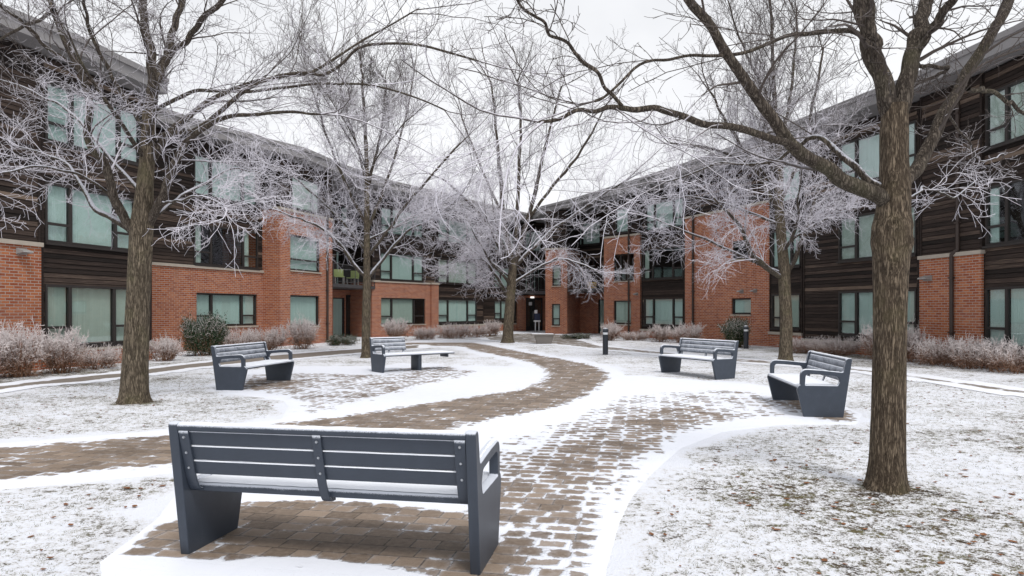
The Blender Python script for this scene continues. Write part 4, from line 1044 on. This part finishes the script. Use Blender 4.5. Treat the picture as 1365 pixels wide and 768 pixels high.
# ------------------------------------------------------------------ shrubs
def shrub_mesh(seed, n_stem=26, leafy=False, low=False):
    """unit shrub: radius 1, height 1"""
    rng = np.random.default_rng(seed); t = Tubes()
    n0 = 8; a = rng.random(n_stem) * 2 * np.pi; sp = rng.uniform(.25, 1.0, n_stem); r0 = rng.uniform(0, .45 if not low else .8, n_stem)
    PP = np.zeros((n_stem, n0, 3)); PP[:, 0, 0] = r0 * np.cos(a); PP[:, 0, 1] = r0 * np.sin(a)
    d = unit(np.stack([np.cos(a) * sp, np.sin(a) * sp, np.full(n_stem, 1.1 if not low else .8)], 1))
    for j in range(1, n0):
        d = unit(d + rng.normal(size=d.shape) * .12 + np.array([0, 0, .03])); PP[:, j] = PP[:, j - 1] + d * (1.0 / (n0 - 1)) * rng.uniform(.75, 1.15, (n_stem, 1))
    sz = lambda p: np.clip(-.02 + .95 * p[:, :, 2], 0, 1)
    RR = np.tile(np.linspace(.014, .006, n0), (n_stem, 1)); t.add(PP, RR, sz(PP) * .5, 4)
    def clampz(p):
        p[:, :, 2] = np.maximum(p[:, :, 2], .02); return p
    def sp2(PP, RR, k, L, n, rf, rm, wig, add):
        N, m, _ = PP.shape; K = N * k; pi = np.repeat(np.arange(N), k); tt = .12 + .88 * (np.tile(np.arange(k), N) + rng.random(K)) / k
        x = tt * (m - 1); i = np.minimum(x.astype(int), m - 2); fr = (x - i)[:, None]; base = PP[pi, i] * (1 - fr) + PP[pi, i + 1] * fr; tan = unit(PP[pi, i + 1] - PP[pi, i])
        d = unit(tan * .8 + rng.normal(size=(K, 3)) * .62); pts = np.zeros((K, n, 3)); pts[:, 0] = base; st = (L * rng.uniform(.5, 1.25, (K, 1)) / (n - 1))
        for j in range(1, n): d = unit(d + rng.normal(size=(K, 3)) * wig + np.array([0, 0, .05])); pts[:, j] = pts[:, j - 1] + d * st
        pts = clampz(pts); rad = np.tile(np.linspace(rm * rf, rm, n), (K, 1)); t.add(pts, rad, sz(pts) + add, 3); return pts, rad
    p1, r1 = sp2(PP, RR, 10, .42, 6, 1.5, .0062, .16, -.25); p2, r2 = sp2(p1, r1, 6, .2, 4, 1.2, .0058, .2, .0)
    if not leafy: sp2(p2, r2, 2, .085, 3, 1.1, .0055, .2, .1)
    me_o = t.build('shrub_twigs', M['shrubtwig']); me = me_o.data; bpy.data.objects.remove(me_o)
    if not leafy: return me, None
    K = 26000; tips = p2[:, 1:].reshape(-1, 3); pick = tips[rng.integers(0, len(tips), K)] + rng.normal(size=(K, 3)) * .045
    u = unit(rng.normal(size=(K, 3)) + np.array([0, 0, .4])); w = unit(np.cross(u, rng.normal(size=(K, 3)))); l = rng.uniform(.03, .06, (K, 1))
    V = np.stack([pick, pick + u * l * .5 + w * l * .26, pick + u * l, pick + u * l * .5 - w * l * .26], 1).reshape(-1, 3); V[:, 2] = np.maximum(V[:, 2], .01)
    f = np.arange(K * 4).reshape(K, 4); me2 = bpy.data.meshes.new('foliage'); me2.from_pydata(V.tolist(), [], f.tolist()); me2.update()
    at = me2.attributes.new('frost', 'FLOAT', 'POINT'); at.data.foreach_set('value', np.repeat(np.clip(rng.uniform(-1.3, .40, K) + .2 * (pick[:, 2] > .75), 0, 1), 4).astype('f'))
    me2.materials.append(M['evergreen']); return me, me2
protos = [shrub_mesh(s) for s in (1, 2, 3, 4)]; lows = [shrub_mesh(21, 34, low=True), shrub_mesh(22, 34, low=True)]; ever = shrub_mesh(31, leafy=True); scrub = shrub_mesh(41, 20, leafy=True, low=True)
def shrub(cx, hw, top, s, label, kind='frost', depth=None, k=0):
    x, y = P(cx, s); hgt = H + (YH - top) / s; w = hw / s
    src = {'frost': protos[k % 4], 'low': lows[k % 2], 'ever': ever, 'scrub': scrub}[kind]
    nm = {'ever': 'evergreen_bush'}.get(kind, 'frosted_shrub')
    r = tag(empty(nm, (x, y, .0), k * 1.3), label, 'bush', 'dark evergreen bushes' if kind == 'ever' else 'frosted shrubs along the walls')
    o = link('twigs', src[0], None, r)
    if not src[0].materials: src[0].materials.append(M['shrubtwig'])
    o.scale = (w * .84, (depth or w) * .84, hgt * (.80 if kind != 'ever' else .9))
    if src[1]: q = link('foliage', src[1], None, r); q.scale = o.scale
    return r
SH = [
 (-22, 42, 436, 59, 'frosty lilac shrub cut by the left edge of the photo', 'frost'),
 (28, 42, 431, 57, 'tall full frosty shrub below the left brick pier', 'frost'),
 (82, 34, 433, 54, 'tall frosty shrub below the left end of the big blinds', 'frost'),
 (128, 26, 458, 50, 'low russet shrub against the low brick wall, left of the left tree', 'low'),
 (220, 27, 448, 43.5, 'small spiky frosted shrub just right of the left tree trunk', 'frost'),
 (272, 33, 425, 39, 'dark green evergreen bush at the left, behind the left bench', 'ever'),
 (318, 28, 437, 36, 'frosted shrub right beside the left evergreen bush', 'low'),
 (355, 28, 433, 34.5, 'frosted shrub over the backrest of the left bench', 'low'),
 (401, 26, 422, 33.2, 'rounded pale frosted shrub in front of the left brick bay window', 'frost'),
 (455, 20, 445, 30.0, 'low pale scrubby plant before the left entrance', 'scrub'),
 (528, 21, 422, 25.8, 'small rounded pale shrub above the bench with the short backrest', 'frost'),
 (566, 20, 434, 25.0, 'low frosted shrub below the right edge of the middle brick block', 'low'),
 (603, 22, 431, 24.0, 'low frosted shrub under the far timber window', 'low'),
 (636, 18, 431, 23.0, 'low frosted shrub left of the centre tree', 'low'),
 (656, 14, 425, 22.0, 'taller frosted shrub touching the centre tree trunk from the left', 'frost'),
 (768, 18, 444, 24.5, 'low pale scrubby plant right of the far entrance', 'scrub'),
 (813, 27, 429, 25.8, 'frosted shrub behind the centre bollard', 'frost'),
 (846, 18, 440, 25.8, 'smaller dip in the hedge right of the centre bollard', 'low'),
 (880, 26, 431, 27.0, 'full frosted shrub behind the left half of the farther right bench', 'frost'),
 (915, 26, 431, 28.2, 'full frosted shrub behind the right half of the farther right bench', 'frost'),
 (982, 28, 428, 31.8, 'dark green evergreen bush by the right brick block', 'ever'),
 (1076, 26, 447, 36.8, 'low frosted hedge plant just right of the medium tree', 'low'),
 (1118, 26, 449, 38.5, 'low frosted hedge plant behind the end-on bench', 'low'),
 (1172, 30, 430, 42.5, 'taller frosted shrub partly behind the big right trunk', 'frost'),
 (1214, 22, 432, 44.5, 'taller frosted shrub just right of the big right trunk', 'frost'),
 (1252, 28, 446, 47.5, 'frosted hedge plant below the right brick pier and its drainpipe', 'low'),
 (1300, 30, 448, 50, 'frosted hedge plant at the foot of the right end of the brick pier', 'low'),
 (1352, 32, 448, 53.5, 'frosted hedge plant cut by the right edge of the photo', 'low'),
]
for i, (cx, hw, top, s, lab, kind) in enumerate(SH): shrub(cx, hw, top, s, lab, kind, depth=min(hw / s * 1.1, .62 if kind != 'ever' else .8), k=i)

# ------------------------------------------------------------------ litter on the lawn
rng = np.random.default_rng(77)
def scatter(name, K, fn, mat):
    V = []; Fc = []
    X = rng.uniform(-9, 9, K * 6); Y = 3.0 + rng.random(K * 6) ** 1.4 * 13
    d = near_paths(X, Y); ok = (d > .25) & (np.abs(X) < Y * .85 + .6); X, Y = X[ok][:K], Y[ok][:K]; Z = lawn_z(X, Y)
    for x, y, z in zip(X, Y, Z): fn(V, Fc, x, y, z)
    me = bpy.data.meshes.new(name); me.from_pydata(V, [], Fc); me.update(); o = link(name, me, mat); return tag(o, kind='stuff')
def leaf(V, Fc, x, y, z):
    a = rng.uniform(0, 6.28); l = rng.uniform(.012, .036); w = l * .6; c, s_ = math.cos(a), math.sin(a); cu = rng.uniform(.004, .014); i = len(V)
    for (u, v, h) in ((-l, 0, cu), (-.3 * l, -w, cu * .8), (.5 * l, -w * .8, cu), (l, 0, cu * .9), (.5 * l, w * .8, cu), (-.3 * l, w, cu * .8), (0, 0, .003)):
        V.append((x + u * c - v * s_, y + u * s_ + v * c, z + h + .002))
    for k in range(6): Fc.append((i + k, i + (k + 1) % 6, i + 6))
def tuft(V, Fc, x, y, z):
    for _ in range(5):
        a = rng.uniform(0, 6.28); h = rng.uniform(.006, .020); w = .0016; dx, dy = rng.normal(size=2) * .016; ox, oy = rng.normal(size=2) * .012; i = len(V)
        V += [(x + ox - w * math.cos(a), y + oy - w * math.sin(a), z - .002), (x + ox + w * math.cos(a), y + oy + w * math.sin(a), z - .002), (x + ox + dx, y + oy + dy, z + h)]
        Fc.append((i, i + 1, i + 2))
o = scatter('fallen_leaves', 650, leaf, M['leaf']); tag(o, 'small brown dead leaves scattered over the snowy lawn', 'leaf litter')
o = scatter('grass', 12000, tuft, M['blade']); tag(o, 'short dry grass blades poking through the thin snow', 'grass')

# ------------------------------------------------------------------ light, sky, camera
SUN_EL, SUN_AZ = 58, 155       # overcast sun, behind the viewer to the right
w = bpy.data.worlds.new('World'); scn.world = w; w.use_nodes = True; nt = w.node_tree; nt.nodes.clear(); N = NT(nt)
out = nt.nodes.new('ShaderNodeOutputWorld')
sky = N.n('ShaderNodeTexSky', sky_type='NISHITA', sun_disc=False, sun_elevation=R(SUN_EL), sun_rotation=R(SUN_AZ), air_density=1.2, dust_density=4.0)
hs = N.n('ShaderNodeHueSaturation', {'Saturation': .12, 'Value': 1.0, 'Color': sky.outputs[0]})
co = N.n('ShaderNodeTexCoord').outputs['Generated']
cl = N.noise(N.mapping(co, (1, 1, 2.2)), 1.6, 5, .55, .3)
cloud = N.ramp(cl, [(.3, (6.9, 7.05, 7.45)), (.7, (9.6, 9.7, 9.95))])
c = N.mix(.88, hs.outputs[0], cloud)
bg = N.n('ShaderNodeBackground', {'Color': c, 'Strength': .088}); nt.links.new(bg.outputs[0], out.inputs[0])
sl = bpy.data.lights.new('sun', 'SUN'); sl.energy = 1.5; sl.angle = R(16); sl.color = (1, .97, .93)
so = bpy.data.objects.new('sun', sl); COL.objects.link(so)
az = R(SUN_AZ); dirv = Vector((math.sin(az) * math.cos(R(SUN_EL)), math.cos(az) * math.cos(R(SUN_EL)), math.sin(R(SUN_EL))))
so.rotation_euler = dirv.to_track_quat('Z', 'Y').to_euler(); so.location = (0, 0, 30)
cam = bpy.data.cameras.new('camera'); co_ = bpy.data.objects.new('camera', cam); COL.objects.link(co_)
cam.sensor_width = 36; cam.lens = F * 36 / 1365; cam.shift_y = (YH - 384) / 1365; cam.clip_start = .05; cam.clip_end = 2000
co_.location = (0, 0, H); co_.rotation_euler = (R(90), 0, 0); scn.camera = co_
scn.view_settings.view_transform = 'Standard'; scn.view_settings.look = 'None'; scn.view_settings.gamma = 1; scn.view_settings.exposure = 0.40
scn.render.engine = 'CYCLES'; scn.cycles.use_denoising = True; scn.cycles.max_bounces = 6; scn.cycles.diffuse_bounces = 4; scn.cycles.glossy_bounces = 3
scn.cycles.transparent_max_bounces = 8; scn.cycles.caustics_reflective = False; scn.cycles.caustics_refractive = False; scn.render.film_transparent = False
scn.render.filter_size = 1.2 if hasattr(scn.render, 'filter_size') else 1.5
